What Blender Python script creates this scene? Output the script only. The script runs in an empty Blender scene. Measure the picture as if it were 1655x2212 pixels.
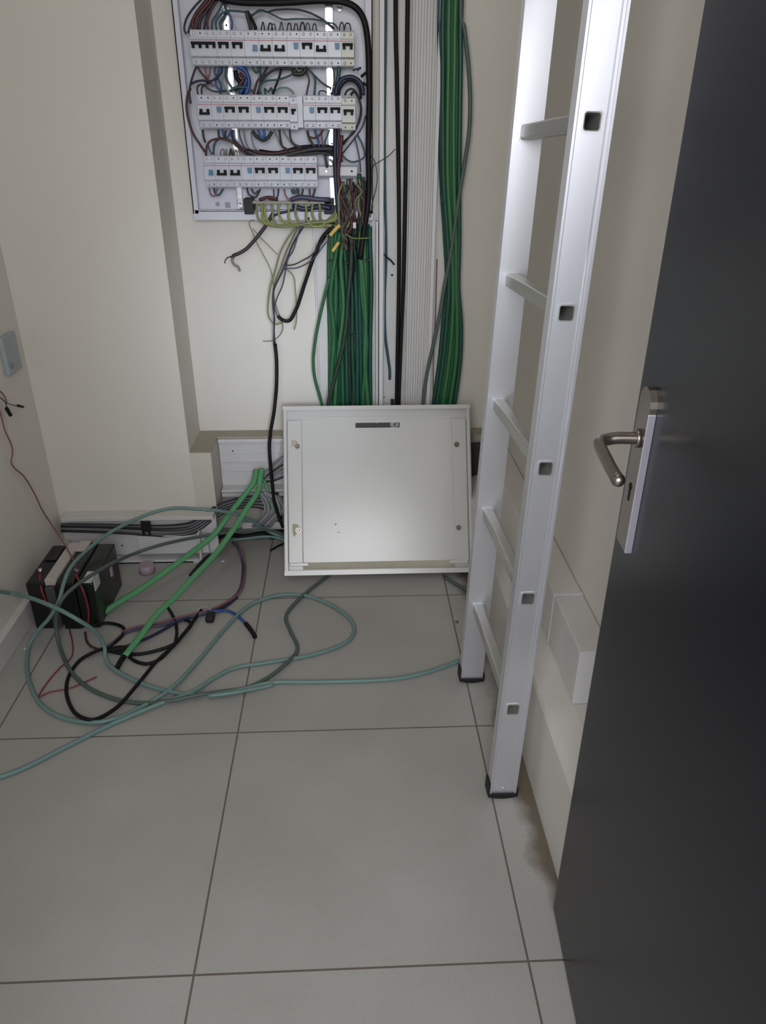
import bpy, bmesh, math, random
from mathutils import Vector, Matrix
C = bpy.context.scene.collection
SC = bpy.context.scene
random.seed(7)
PI = math.pi

# ------------------------------------------------------------------ camera
FPX, CX, CY, CH = 1602.0, 827.5, 1106.0, 1.33
_d = Vector((748 - CX, -(290 - CY), -FPX)).normalized()
_u = -Vector((812 - CX, -(4252 - CY), -FPX)).normalized()
_u = (_u - _d * _u.dot(_d)).normalized()
_x = _d.cross(_u)
M = Matrix((_x, _d, _u))
cam_d = bpy.data.cameras.new('camera')
cam = bpy.data.objects.new('camera', cam_d); C.objects.link(cam)
cam_d.sensor_fit = 'VERTICAL'; cam_d.sensor_height = 36.0; cam_d.lens = 36.0 * FPX / 2212.0
cam_d.clip_start = 0.02
cam.matrix_world = Matrix.Translation((0, 0, CH)) @ M.to_4x4()
SC.camera = cam
EYE = Vector((0, 0, CH))

# ------------------------------------------------------------------ light
SC.view_settings.view_transform = 'Standard'; SC.view_settings.look = 'None'
SC.view_settings.gamma = 1.0; SC.view_settings.use_curve_mapping = False
SC.view_settings.exposure = 0.0
w = bpy.data.worlds.new('world'); SC.world = w; w.use_nodes = True
w.node_tree.nodes['Background'].inputs[0].default_value = (0.90, 0.94, 1.0, 1)
w.node_tree.nodes['Background'].inputs[1].default_value = 1.42

def area(name, loc, target, sx, sy, power, col, spread=180):
    l = bpy.data.lights.new(name, 'AREA'); l.shape = 'RECTANGLE'; l.size = sx; l.size_y = sy
    l.energy = power; l.color = col; l.spread = math.radians(spread)
    o = bpy.data.objects.new(name, l); C.objects.link(o); o.location = loc
    o.rotation_euler = (Vector(target) - Vector(loc)).to_track_quat('-Z', 'Y').to_euler()
    return o
area('daylight_beam', (0.30, -1.2, 1.4), (-0.22, 2.5, 0.72), 0.4, 0.5, 0.31, (0.76, 0.86, 1.0), spread=14)  # unseen doorway daylight, spread narrowed to brighten the back wall's middle
area('daylight_wide_beam', (0.30, -1.2, 1.4), (-0.12, 2.5, 0.85), 0.4, 0.5, 0.50, (0.80, 0.88, 1.0), spread=26)  # second beam added at the same spot to widen the bright wall area
area('doorway_fill_left', (-0.7, -1.2, 1.7), (0.3, 1.2, 1.2), 0.7, 1.0, 16.5, (0.97, 0.98, 1.0))  # added fill lamp out of view, lifting the right wall and ladder
area('corridor_light', (0.14, -0.9, 1.86), (0.1, 1.6, 1.3), 0.8, 0.6, 15.5, (0.97, 0.98, 1.0))
area('warm_top_fill', (-0.1, 1.1, 2.68), (-0.1, 1.1, 0), 0.5, 0.5, 2.8, (1.0, 0.96, 0.88))  # added warm fill under the ceiling to lighten the walls

# ------------------------------------------------------------------ pixel -> surface helpers (camera calibration of the photograph)
def ray(x, y): return M @ Vector((x - CX, -(y - CY), -FPX))
def PY(x, y, Y): r = ray(x, y); return EYE + r * ((Y - EYE.y) / r.y)
def PX(x, y, X): r = ray(x, y); return EYE + r * ((X - EYE.x) / r.x)
def PZ(x, y, Z): r = ray(x, y); return EYE + r * ((Z - EYE.z) / r.z)

# ------------------------------------------------------------------ materials
def s2l(c):
    return tuple(((v / 255) / 12.92 if v / 255 <= 0.04045 else (((v / 255) + 0.055) / 1.055) ** 2.4) for v in c) + (1,)
MATS = {}
def mat(name, rgb, rough=0.5, metal=0.0, spec=0.5, var=0.08, vs=8.0, bump=0.0, bs=60.0, trans=0.0, coat=0.0, stretch=None):
    if name in MATS: return MATS[name]
    m = bpy.data.materials.new(name); m.use_nodes = True; nt = m.node_tree; n = nt.nodes; L = nt.links
    b = n['Principled BSDF']; b.inputs['Roughness'].default_value = rough; b.inputs['Metallic'].default_value = metal
    b.inputs['Specular IOR Level'].default_value = spec; b.inputs['Transmission Weight'].default_value = trans
    b.inputs['Coat Weight'].default_value = coat
    tc = n.new('ShaderNodeTexCoord'); src = tc.outputs['Object']
    if stretch:
        mp = n.new('ShaderNodeMapping'); mp.inputs['Scale'].default_value = stretch; L.new(src, mp.inputs[0]); src = mp.outputs[0]
    nz = n.new('ShaderNodeTexNoise'); nz.inputs['Scale'].default_value = vs; nz.inputs['Detail'].default_value = 4
    L.new(src, nz.inputs['Vector'])
    base = s2l(rgb)
    mx = n.new('ShaderNodeMix'); mx.data_type = 'RGBA'
    mx.inputs[6].default_value = tuple(min(1, v * (1 - var)) for v in base[:3]) + (1,)
    mx.inputs[7].default_value = tuple(min(1, v * (1 + var)) for v in base[:3]) + (1,)
    L.new(nz.outputs['Fac'], mx.inputs[0]); L.new(mx.outputs[2], b.inputs['Base Color'])
    if bump:
        nb = n.new('ShaderNodeTexNoise'); nb.inputs['Scale'].default_value = bs; L.new(src, nb.inputs['Vector'])
        bp = n.new('ShaderNodeBump'); bp.inputs['Strength'].default_value = bump; bp.inputs['Distance'].default_value = 0.002
        L.new(nb.outputs['Fac'], bp.inputs['Height']); L.new(bp.outputs[0], b.inputs['Normal'])
    MATS[name] = m
    return m

WALL = mat('cream_paint', (220, 215, 206), 0.62, var=0.05, vs=2.5, bump=0.12, bs=35, spec=0.3)
TRIMP = mat('cream_boxing_paint', (208, 203, 192), 0.5, var=0.06, vs=5, spec=0.35)
DUST = mat('dusty_ledge', (166, 158, 143), 0.9, var=0.12, vs=20)
CEIL = mat('white_ceiling', (215, 213, 205), 0.9)
PVC = mat('white_trunking_plastic', (214, 212, 214), 0.4, var=0.05, vs=10)
PVCO = mat('aged_trunking_plastic', (210, 207, 204), 0.42, var=0.06, vs=8)
ENAM = mat('enclosure_enamel', (210, 210, 220), 0.35, var=0.04, vs=6)
COVER = mat('cover_enamel', (208, 207, 204), 0.23, var=0.05, vs=5, bump=0.04, bs=6, spec=0.6)
COVD = mat('cover_dirty_edge', (176, 170, 150), 0.5, var=0.1, vs=15)
ALU = mat('ladder_aluminium', (226, 227, 234), 0.42, 0.75, var=0.06, vs=12, bump=0.05, bs=30, stretch=(1, 1, .15))
_n = ALU.node_tree.nodes; _t = _n.new('ShaderNodeTangent'); _t.direction_type = 'RADIAL'; _t.axis = 'Z'   # extruded grain along the rail
_n['Principled BSDF'].inputs['Anisotropic'].default_value = 0.85; ALU.node_tree.links.new(_t.outputs[0], _n['Principled BSDF'].inputs['Tangent'])
ALUI = mat('rung_aluminium', (188, 188, 184), 0.42, 0.6, var=0.06, vs=20)
STEEL = mat('zinc_steel', (225, 225, 228), 0.18, 1.0, var=0.05, vs=20)
HAND = mat('satin_nickel', (150, 142, 134), 0.30, 0.95, var=0.04, vs=20)
HEDGE = mat('lit_nickel_edge', (198, 194, 206), 0.30, 0.6, var=0.03)  # light caught by the plate's near edge, put into a paler nickel
DOORM = mat('charcoal_laminate', (15, 17, 28), 0.30, spec=0.4, var=0.10, vs=40, bump=0.03, bs=300)
RUB = mat('black_rubber', (22, 21, 24), 0.6)
BRK = mat('breaker_plastic', (198, 200, 210), 0.28, var=0.03)
BRKY = mat('yellowed_breaker_plastic', (184, 182, 170), 0.3, var=0.04)
REDS = mat('red_marking', (186, 126, 138), 0.4)
TOG = mat('black_toggle', (12, 12, 18), 0.55, spec=0.2)
TOGB = mat('blue_button', (70, 118, 152), 0.4)
DARK = mat('dark_hole', (10, 10, 11), 0.8)
BLK = mat('black_case', (16, 15, 17), 0.32, var=0.2, vs=15)
BLKG = mat('green_reflection_case', (16, 24, 17), 0.3, var=0.3, vs=12)  # greenish reflection on the battery's right side, put into the colour
FOAM = mat('white_foam', (190, 182, 178), 0.8, var=0.06, vs=30)
LABEL = mat('paper_label', (205, 208, 208), 0.6)
LILAC = mat('lilac_plastic', (172, 152, 168), 0.4)
CAB = dict(
    green=mat('green_sheath', (40, 98, 64), 0.42, var=0.15, vs=12),
    green2=mat('bright_green_sheath', (54, 110, 66), 0.42, var=0.15, vs=12),
    green3=mat('deep_green_sheath', (28, 76, 62), 0.42, var=0.15, vs=12),
    teal=mat('teal_sheath', (112, 142, 138), 0.45, var=0.10, vs=10),
    dteal=mat('dark_teal_sheath', (80, 96, 90), 0.5, var=0.10, vs=10),
    tealw=mat('petrol_wire', (48, 82, 92), 0.45, var=0.1),
    strap=mat('light_green_strap', (88, 158, 108), 0.35, var=0.12, vs=15),
    black=mat('black_sheath', (14, 13, 17), 0.55, spec=0.3, var=0.15),
    dgrey=mat('dark_grey_sheath', (46, 44, 50), 0.5, var=0.12),
    dgreen=mat('blackish_green_sheath', (36, 52, 42), 0.5, var=0.12),
    grey=mat('grey_cable', (128, 126, 128), 0.5, var=0.1),
    lgrey=mat('light_grey_cable', (160, 160, 162), 0.45, var=0.08),
    blue=mat('blue_wire', (44, 82, 150), 0.4, var=0.1),
    navy=mat('navy_wire', (28, 36, 68), 0.42, var=0.1),
    purple=mat('violet_wire', (70, 68, 96), 0.42, var=0.1),
    maroon=mat('maroon_wire', (78, 38, 42), 0.45, var=0.1),
    red=mat('red_wire', (138, 46, 54), 0.45, var=0.1),
    pink=mat('faded_red_wire', (134, 88, 96), 0.5, var=0.1),
    yg=mat('yellow_green_wire', (138, 146, 76), 0.45, var=0.15, vs=30),
    ygd=mat('dull_yellow_green_wire', (128, 132, 92), 0.5, var=0.15, vs=30),
    yellow=mat('yellow_tape', (206, 176, 96), 0.5),
    olive=mat('olive_grey_wire', (104, 104, 84), 0.5, var=0.1),
)

# ------------------------------------------------------------------ mesh builder
class MB:
    def __init__(s): s.bm = bmesh.new(); s.mats = []; s.mi = 0; s.xf = None
    def m(s, mt):
        if mt not in s.mats: s.mats.append(mt)
        s.mi = s.mats.index(mt); return s
    def face(s, vs, smooth=False):
        try: f = s.bm.faces.new(vs)
        except ValueError: return
        f.material_index = s.mi; f.smooth = smooth
    def v(s, p):
        p = Vector(p)
        if s.xf: p = s.xf @ p
        return s.bm.verts.new(p)
    def box(s, a, b, bev=0.0):
        x0, x1 = sorted((a[0], b[0])); y0, y1 = sorted((a[1], b[1])); z0, z1 = sorted((a[2], b[2]))
        vs = [s.v(p) for p in ((x0, y0, z0), (x1, y0, z0), (x1, y1, z0), (x0, y1, z0), (x0, y0, z1), (x1, y0, z1), (x1, y1, z1), (x0, y1, z1))]
        fs = []
        for q in ((3, 2, 1, 0), (4, 5, 6, 7), (0, 1, 5, 4), (1, 2, 6, 5), (2, 3, 7, 6), (3, 0, 4, 7)):
            f = s.bm.faces.new([vs[i] for i in q]); f.material_index = s.mi; fs.append(f)
        if bev > 0:
            es = {e for f in fs for e in f.edges}
            bmesh.ops.bevel(s.bm, geom=list(es), offset=bev, segments=2, affect='EDGES', profile=0.5, material=-1)
        return s
    def prism(s, poly, axis, a, b):
        """poly: 2D outline in the other two axes (x<y<z order), extruded along axis from a to b"""
        def mk(t, p):
            return {'x': (t, p[0], p[1]), 'y': (p[0], t, p[1]), 'z': (p[0], p[1], t)}[axis]
        A = [s.v(mk(a, p)) for p in poly]; B = [s.v(mk(b, p)) for p in poly]
        n = len(poly)
        s.face(A[::-1]); s.face(B)
        for i in range(n): s.face([A[i], A[(i + 1) % n], B[(i + 1) % n], B[i]])
        return s
    def tube(s, pts, r, sides=8, smooth=True, cap=True, flat=1.0, sub=5):
        pts = [Vector(p) for p in pts]
        if sub > 1 and len(pts) > 2: pts = catmull(pts, sub)
        rr = r if isinstance(r, (list, tuple)) else None
        n = len(pts); up = None; rings = []
        for i, p in enumerate(pts):
            t = (pts[min(i + 1, n - 1)] - pts[max(i - 1, 0)])
            if t.length < 1e-9: t = Vector((0, 0, 1))
            t.normalize()
            if up is None:
                up = Vector((0, 0, 1)) if abs(t.z) < 0.9 else Vector((0, 1, 0))
            up = (up - t * up.dot(t))
            if up.length < 1e-6: up = t.orthogonal()
            up.normalize(); sd = t.cross(up)
            R = r if rr is None else rr[0] + (rr[1] - rr[0]) * i / max(1, n - 1)
            rings.append([s.v(p + up * (math.cos(2 * PI * k / sides) * R * flat) + sd * (math.sin(2 * PI * k / sides) * R)) for k in range(sides)])
        for a, b in zip(rings, rings[1:]):
            for k in range(sides): s.face([a[k], a[(k + 1) % sides], b[(k + 1) % sides], b[k]], smooth)
        if cap: s.face(rings[0][::-1]); s.face(rings[-1])
        return s
    def cyl(s, p, q, r, sides=16, r2=None):
        return s.tube([p, q], [r, r if r2 is None else r2], sides=sides, sub=1)
    def ball(s, c, r, sx=1, sy=1, sz=1, u=14, v=8):
        mt = Matrix.Translation(c) @ Matrix.Diagonal((sx, sy, sz, 1))
        if s.xf: mt = s.xf @ mt
        g = bmesh.ops.create_uvsphere(s.bm, u_segments=u, v_segments=v, radius=r, matrix=mt)
        for f in {f for vv in g['verts'] for f in vv.link_faces}: f.material_index = s.mi; f.smooth = True
        return s
    def build(s, name, parent=None, origin=None, label=None, cat=None, group=None, kind=None):
        bmesh.ops.recalc_face_normals(s.bm, faces=s.bm.faces[:])
        if origin is None and parent is None:
            xs = [v.co for v in s.bm.verts]
            origin = Vector((sum(c.x for c in xs) / len(xs), sum(c.y for c in xs) / len(xs), min(c.z for c in xs)))
        if parent is not None: origin = Vector(parent.get('_o', (0, 0, 0)))
        if origin is None: origin = Vector((0, 0, 0))
        origin = Vector(origin)
        for v in s.bm.verts: v.co -= origin
        me = bpy.data.meshes.new(name); s.bm.to_mesh(me); s.bm.free()
        for m in s.mats: me.materials.append(m)
        o = bpy.data.objects.new(name, me); C.objects.link(o)
        ORG[o.name] = origin
        if parent is not None: o.parent = parent
        else: o.location = origin
        tag(o, label, cat, group, kind)
        return o
ORG = {}
def tag(o, label=None, cat=None, group=None, kind=None):
    if label: o['label'] = label
    if cat: o['category'] = cat
    if group: o['group'] = group
    if kind: o['kind'] = kind
def thing(name, loc, label, cat, group=None, kind=None):
    o = bpy.data.objects.new(name, None); C.objects.link(o); o.location = loc; o.empty_display_size = 0.05
    ORG[o.name] = Vector(loc); tag(o, label, cat, group, kind); return o
def part(mb, name, parent, label=None, kind=None):
    o0 = ORG[parent.name]
    bmesh.ops.recalc_face_normals(mb.bm, faces=mb.bm.faces[:])
    for v in mb.bm.verts: v.co -= o0
    me = bpy.data.meshes.new(name); mb.bm.to_mesh(me); mb.bm.free()
    for m in mb.mats: me.materials.append(m)
    o = bpy.data.objects.new(name, me); C.objects.link(o); o.parent = parent; ORG[o.name] = o0
    tag(o, label, None, None, kind); return o
def catmull(P, sub):
    out = []
    n = len(P)
    for i in range(n - 1):
        p0 = P[i - 1] if i else P[0] * 2 - P[1]; p1 = P[i]; p2 = P[i + 1]; p3 = P[i + 2] if i + 2 < n else P[-1] * 2 - P[-2]
        for k in range(sub):
            t = k / sub
            out.append(0.5 * ((2 * p1) + (p2 - p0) * t + (2 * p0 - 5 * p1 + 4 * p2 - p3) * t * t + (3 * p1 - p0 - 3 * p2 + p3) * t ** 3))
    out.append(P[-1]); return out
def wpts(pts, Y):
    """wall-hung run: photo points on the vertical plane(s) Y (one value, or start/end)"""
    n = len(pts)
    if isinstance(Y, (int, float)): Y = (Y, Y)
    out = []
    for i, p in enumerate(pts):
        yy = p[2] if len(p) > 2 else Y[0] + (Y[1] - Y[0]) * i / max(1, n - 1)
        out.append(PY(p[0], p[1], yy))
    return out
def fpts(pts, z):
    return [PZ(p[0], p[1], p[2] if len(p) > 2 else z) for p in pts]
def cable(pts3, r, m, label, name='cable', cat='cable', group=None, flat=1.0, sides=8, sub=5):
    mb = MB().m(CAB[m]).tube(pts3, r, sides=sides, flat=flat, sub=sub)
    return mb.build(name, label=label, cat=cat, group=group)

# ------------------------------------------------------------------ floor material
def floor_mat():
    m = bpy.data.materials.new('grey_floor_tiles'); m.use_nodes = True; nt = m.node_tree; n = nt.nodes; L = nt.links
    b = n['Principled BSDF']; tc = n.new('ShaderNodeTexCoord'); sp = n.new('ShaderNodeSeparateXYZ'); L.new(tc.outputs['Object'], sp.inputs[0])
    def mth(op, a, bb=None, c=None):
        q = n.new('ShaderNodeMath'); q.operation = op
        for i, v in enumerate((a, bb, c)):
            if v is None: continue
            if isinstance(v, (int, float)): q.inputs[i].default_value = v
            else: L.new(v, q.inputs[i])
        return q.outputs[0]
    P = 0.5985
    def line(o, off):
        t = mth('ADD', o, 20 * P - off); t = mth('DIVIDE', t, P); f = mth('FRACT', t); d = mth('ABSOLUTE', mth('SUBTRACT', f, 0.5))
        return mth('GREATER_THAN', d, 0.5 - 0.0020 / P)
    g = mth('MAXIMUM', line(sp.outputs[0], -0.294), line(sp.outputs[1], 0.813))
    n1 = n.new('ShaderNodeTexNoise'); n1.inputs['Scale'].default_value = 3.0; n1.inputs['Detail'].default_value = 6; L.new(tc.outputs['Object'], n1.inputs[0])
    n2 = n.new('ShaderNodeTexNoise'); n2.inputs['Scale'].default_value = 120.0; L.new(tc.outputs['Object'], n2.inputs[0])
    r1 = n.new('ShaderNodeValToRGB'); L.new(n1.outputs['Fac'], r1.inputs[0])
    r1.color_ramp.elements[0].position = 0.3; r1.color_ramp.elements[0].color = s2l((166, 163, 158))
    r1.color_ramp.elements[1].position = 0.7; r1.color_ramp.elements[1].color = s2l((180, 177, 173))
    mx = n.new('ShaderNodeMix'); mx.data_type = 'RGBA'; mx.blend_type = 'MULTIPLY'; mx.inputs[0].default_value = 0.12
    L.new(r1.outputs[0], mx.inputs[6]); L.new(n2.outputs['Fac'], mx.inputs[7])
    # dirt gathered against the right-hand boxing
    sx = n.new('ShaderNodeMapRange'); sx.inputs[1].default_value = 0.30; sx.inputs[2].default_value = 0.40; L.new(sp.outputs[0], sx.inputs[0])
    sy = n.new('ShaderNodeMapRange'); sy.inputs[1].default_value = 0.70; sy.inputs[2].default_value = 1.0; L.new(sp.outputs[1], sy.inputs[0])
    n3 = n.new('ShaderNodeTexNoise'); n3.inputs['Scale'].default_value = 9.0; n3.inputs['Detail'].default_value = 5; L.new(tc.outputs['Object'], n3.inputs[0])
    st = mth('MULTIPLY', sy.outputs[0], mth('MULTIPLY', sx.outputs[0], 1.0))
    dm = mth('GREATER_THAN', mth('ADD', st, mth('MULTIPLY', n3.outputs['Fac'], 1.0)), 1.12)
    dmr = n.new('ShaderNodeMapRange'); dmr.inputs[1].default_value = 0.98; dmr.inputs[2].default_value = 1.30
    L.new(mth('ADD', st, n3.outputs['Fac']), dmr.inputs[0])
    mx2 = n.new('ShaderNodeMix'); mx2.data_type = 'RGBA'; L.new(mth('MULTIPLY', dmr.outputs[0], 1.0), mx2.inputs[0]); L.new(mx.outputs[2], mx2.inputs[6]); mx2.inputs[7].default_value = s2l((112, 102, 88))
    mx3 = n.new('ShaderNodeMix'); mx3.data_type = 'RGBA'; L.new(g, mx3.inputs[0]); L.new(mx2.outputs[2], mx3.inputs[6]); mx3.inputs[7].default_value = s2l((104, 96, 88))
    L.new(mx3.outputs[2], b.inputs['Base Color'])
    b.inputs['Roughness'].default_value = 0.42; b.inputs['Specular IOR Level'].default_value = 0.35
    return m
FLOOR = floor_mat()

# ------------------------------------------------------------------ room shell
XL, XR, YB, YBL, ZC = -1.0, 0.528, 2.50, 2.30, 2.72
LZ = 0.391                       # height of the service ledge
def st(name, mb): return mb.build(name, kind='structure', origin=(0, 0, 0))
st('floor', MB().m(FLOOR).box((XL - 1.2, -3.0, -0.05), (XR + 1.2, YB + 0.1, 0)))
st('ceiling', MB().m(CEIL).box((XL - 0.1, -0.12, ZC), (XR + 0.12, YB + 0.1, ZC + 0.08)))
st('wall_left', MB().m(WALL).box((XL - 0.1, -0.12, 0), (XL, YB + 0.1, ZC)))
st('wall_right', MB().m(WALL).box((XR, 0.0, 0), (XR + 0.12, YB + 0.1, ZC)))
st('wall_back', MB().m(WALL).box((XL, YB, 0), (XR, YB + 0.1, ZC)))
st('wall_back_left', MB().m(WALL).box((XL, YBL, 0), (-0.535, YB, ZC)))
mf = MB().m(WALL)
mf.box((XL, -0.12, 0), (-0.56, 0, ZC)); mf.box((0.36, -0.12, 0), (XR, 0, ZC)); mf.box((-0.56, -0.12, 2.12), (0.36, 0, ZC))
st('wall_front', mf)
st('baseboard_left', MB().m(PVCO).box((XL, 0.02, 0), (-0.976, YBL - 0.001, 0.075), 0.003))
# service ledge under the distribution board: stub at the left, shallow ledge along the back
m1 = MB().m(TRIMP)
m1.box((-0.535, YBL + 0.002, 0.17), (-0.466, YB, LZ - 0.004)); m1.m(DUST).box((-0.535, YBL + 0.001, LZ - 0.004), (-0.466, YB, LZ))
st('trim_1', m1)
m2 = MB().m(DUST); m2.box((-0.466, 2.437, LZ - 0.006), (XR, YB, LZ))
m2.m(TRIMP).box((-0.466, 2.452, 0.172), (XR, YB, LZ - 0.006))
st('trim_2', m2)
# stepped boxing along the right wall
BOXP = mat('greyed_boxing_paint', (214, 210, 204), 0.45, var=0.05, vs=6)
m3 = MB().m(BOXP)
m3.prism([(0.40, 0), (0.40, 0.232), (0.404, 0.240), (0.462, 0.255), (XR, 0.255), (XR, 0)], 'y', 0.955, 2.436)
st('trim_3', m3)

# ------------------------------------------------------------------ upper cover run on the right wall
t = thing('wall_trunking', (0.49, 1.8, 0.255), 'white boxed wall trunking on the right wall behind the ladder, resting on the lower boxing', 'trunking')
mb = MB().m(BOXP).box((0.460, 1.42, 0.256), (XR - .001, 2.436, LZ), 0.003); part(mb, 'far_cover', t)
mb = MB().m(PVCO).box((0.460, 1.205, 0.256), (XR - .001, 1.408, LZ), 0.003); part(mb, 'near_cover', t)
mb = MB().m(PVC).box((0.4575, 1.408, 0.256), (XR - .001, 1.420, LZ + 0.002), 0.001); part(mb, 'joint_strip', t)
mb = MB().m(PVC).box((0.459, 1.197, 0.256), (XR - .001, 1.205, LZ + 0.001), 0.001); part(mb, 'end_cap', t)

# ------------------------------------------------------------------ vertical trunking right of the board
t = thing('cable_trunking', (0.19, 2.49, LZ), 'tall open white cable trunking with ribbed back running up the wall beside the board', 'trunking')
mb = MB().m(PVCO); mb.box((0.098, 2.494, LZ), (0.288, 2.4995, ZC))
for x in (0.191, 0.208, 0.225, 0.242, 0.258): mb.box((x, 2.484, LZ), (x + 0.009, 2.494, ZC), 0.003)
part(mb, 'back', t)
mb = MB().m(PVC).box((0.098, 2.448, LZ), (0.1005, 2.494, ZC)).box((0.098, 2.446, LZ), (0.1105, 2.449, ZC)); mb.box((0.113, 2.47, LZ), (0.1155, 2.494, ZC)); part(mb, 'side_wall', t)
mb = MB().m(PVC).box((0.272, 2.465, LZ), (0.2745, 2.494, ZC)).box((0.264, 2.462, LZ), (0.2745, 2.465, ZC)); part(mb, 'side_wall', t)
mb = MB().m(PVCO).box((0.186, 2.478, LZ), (0.189, 2.494, ZC)); part(mb, 'divider', t)
for x, y in ((847, 594), (829, 858), (920, 856), (931, 523)):
    p = PY(x, y, 2.493); part(MB().m(DARK if x != 931 else STEEL).cyl(p, p + Vector((0, -0.003, 0)), 0.0035, 10), 'screw', t)
# narrow second trunking behind the green cables (left of the open one)
t = thing('cable_trunking', (0.03, 2.47, LZ), 'white trunking behind the thick green cable bundle below the board', 'trunking')
mb = MB().m(PVCO).box((-0.104, 2.493, LZ), (0.090, 2.4995, 1.09)); part(mb, 'back', t)
mb = MB().m(PVC).box((-0.108, 2.475, LZ), (-0.104, 2.4995, 1.09)); part(mb, 'side_wall', t)
mb = MB().m(PVC).box((0.088, 2.45, LZ), (0.094, 2.4995, 1.09)); part(mb, 'side_wall', t)

# ------------------------------------------------------------------ floor trunking along the left block
t = thing('floor_trunking', (-0.72, 2.27, 0), 'open white skirting trunking on the floor along the left wall block, cover off', 'trunking')
mb = MB().m(PVCO).box((-0.975, 2.246, 0.166), (-0.470, 2.2995, 0.180), 0.002); part(mb, 'top_lip', t)
mb = MB().m(PVC).box((-0.975, 2.290, 0.012), (-0.470, 2.2995, 0.166))
for z in (0.075, 0.09, 0.105): mb.box((-0.975, 2.286, z), (-0.470, 2.290, z + 0.006), 0.001)
mb.box((-0.74, 2.262, 0.028), (-0.500, 2.286, 0.098), 0.002)
part(mb, 'back', t)
mb = MB().m(PVC).box((-0.975, 2.244, 0.0), (-0.502, 2.298, 0.006)).box((-0.975, 2.244, 0.0), (-0.502, 2.248, 0.014), 0.001); part(mb, 'bottom_lip', t)
p = PY(264, 1178, 2.262); part(MB().m(DARK).cyl(p, p + Vector((0, -.003, 0)), 0.0025, 8), 'screw', t)

# ------------------------------------------------------------------ recessed trunking left of and behind the leaning cover
t = thing('recess_trunking', (0.0, 2.44, 0.02), 'ribbed white trunking inside the wall recess behind the leaning cover', 'trunking')
mb = MB().m(PVC).box((-0.463, 2.445, 0.172), (0.33, 2.4515, LZ - 0.007))
for z in (0.258, 0.292, 0.326, 0.360): mb.box((-0.463, 2.440, z), (0.33, 2.445, z + 0.012), 0.002)
part(mb, 'back', t)
mb = MB().m(PVC).box((-0.463, 2.425, 0.372), (0.33, 2.445, 0.384), 0.002); part(mb, 'top_lip', t)
mb = MB().m(PVC).box((-0.463, 2.400, 0.176), (0.33, 2.4445, 0.190), 0.002).box((-0.463, 2.398, 0.194), (0.33, 2.4445, 0.204), 0.002); part(mb, 'shelf_lip', t)
mb = MB().m(PVC).box((-0.40, 2.385, 0.050), (0.33, 2.415, 0.078), 0.003); part(mb, 'lower_channel', t)
for x, y in ((467, 950), (479, 950), (503, 974)):
    p = PY(x, y, 2.440); part(MB().m(DARK).cyl(p, p + Vector((0, -.003, 0)), 0.0025, 8), 'screw', t)

MB().m(mat('recess_shade_brown', (58, 52, 48), .7)).box((0.336, 2.395, 0.0), (0.458, 2.405, 0.372)).build('recess_shade_panel', label='dark brown panel added for the shade in the recess behind the right edge of the leaning cover', cat='shade panel')  # shade at the recess's right end, made as a dark panel

# ------------------------------------------------------------------ leaning enclosure cover (seen from behind)
PW = 0.632
t = thing('enclosure_cover', (0.088, 2.110, 0.0125), 'large white metal enclosure cover leaning on the trunking, dusty inner face outward', 'cover')
base = Vector((0.088, 2.128, 0.0125)); topd = Vector((0.0, 2.412 - 2.128, 0.4905)); PH = topd.length; topd.normalize()
nrm = Vector((1, 0, 0)).cross(topd); nrm.normalize()           # points away from viewer or toward; make it toward (-y)
if nrm.y > 0: nrm = -nrm
XF = Matrix((( 1, nrm.x, topd.x, base.x), (0, nrm.y, topd.y, base.y), (0, nrm.z, topd.z, base.z), (0, 0, 0, 1)))
# local: x across, y = out of the plate toward the viewer, z up the plate
def cmb(mt): q = MB(); q.xf = XF; return q.m(mt)
hw = PW / 2
part(cmb(COVER).box((-hw, 0.0, 0.0), (hw, 0.003, PH)), 'plate', t)
q = cmb(COVER)
q.box((-hw, 0.003, PH - 0.004), (hw, 0.026, PH)); q.box((-hw, 0.022, PH - 0.014), (hw, 0.026, PH - 0.004))
part(q, 'flange', t)
q = cmb(COVER); q.box((-hw, 0.003, 0), (hw, 0.026, 0.004)); q.box((-hw, 0.022, 0.004), (hw, 0.026, 0.016)); part(q, 'flange', t)
q = cmb(COVER); q.box((-hw, 0.003, 0.004), (-hw + 0.003, 0.024, PH - 0.004)); q.box((-hw, 0.021, 0.004), (-hw + 0.012, 0.024, PH - 0.004)); part(q, 'flange', t)
q = cmb(COVER); q.box((hw - 0.003, 0.003, 0.004), (hw, 0.024, PH - 0.004)); q.box((hw - 0.012, 0.021, 0.004), (hw, 0.024, PH - 0.004)); part(q, 'flange', t)
for sx in (-1, 1):
    q = cmb(COVER)
    a = sx * (hw - 0.013); b_ = sx * (hw - 0.062)
    q.box((min(a, b_), 0.003, 0.040), (max(a, b_), 0.015, PH - 0.045), 0.003)
    c0 = sx * (hw - 0.016); c1 = sx * (hw - 0.080)
    q.box((min(c0, c1), 0.003, 0.030), (max(c0, c1), 0.015, 0.042), 0.002)
    part(q, 'side_strip', t)
part(cmb(COVD).box((-hw + 0.06, 0.003, 0.018), (hw - 0.06, 0.0045, 0.042)), 'dusty_band', t, label='dusty yellowed strip along the lower edge')
part(cmb(COVER).box((-hw + 0.062, 0.003, PH - 0.042), (hw - 0.062, 0.007, PH - 0.034), 0.001), 'ridge', t)
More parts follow.
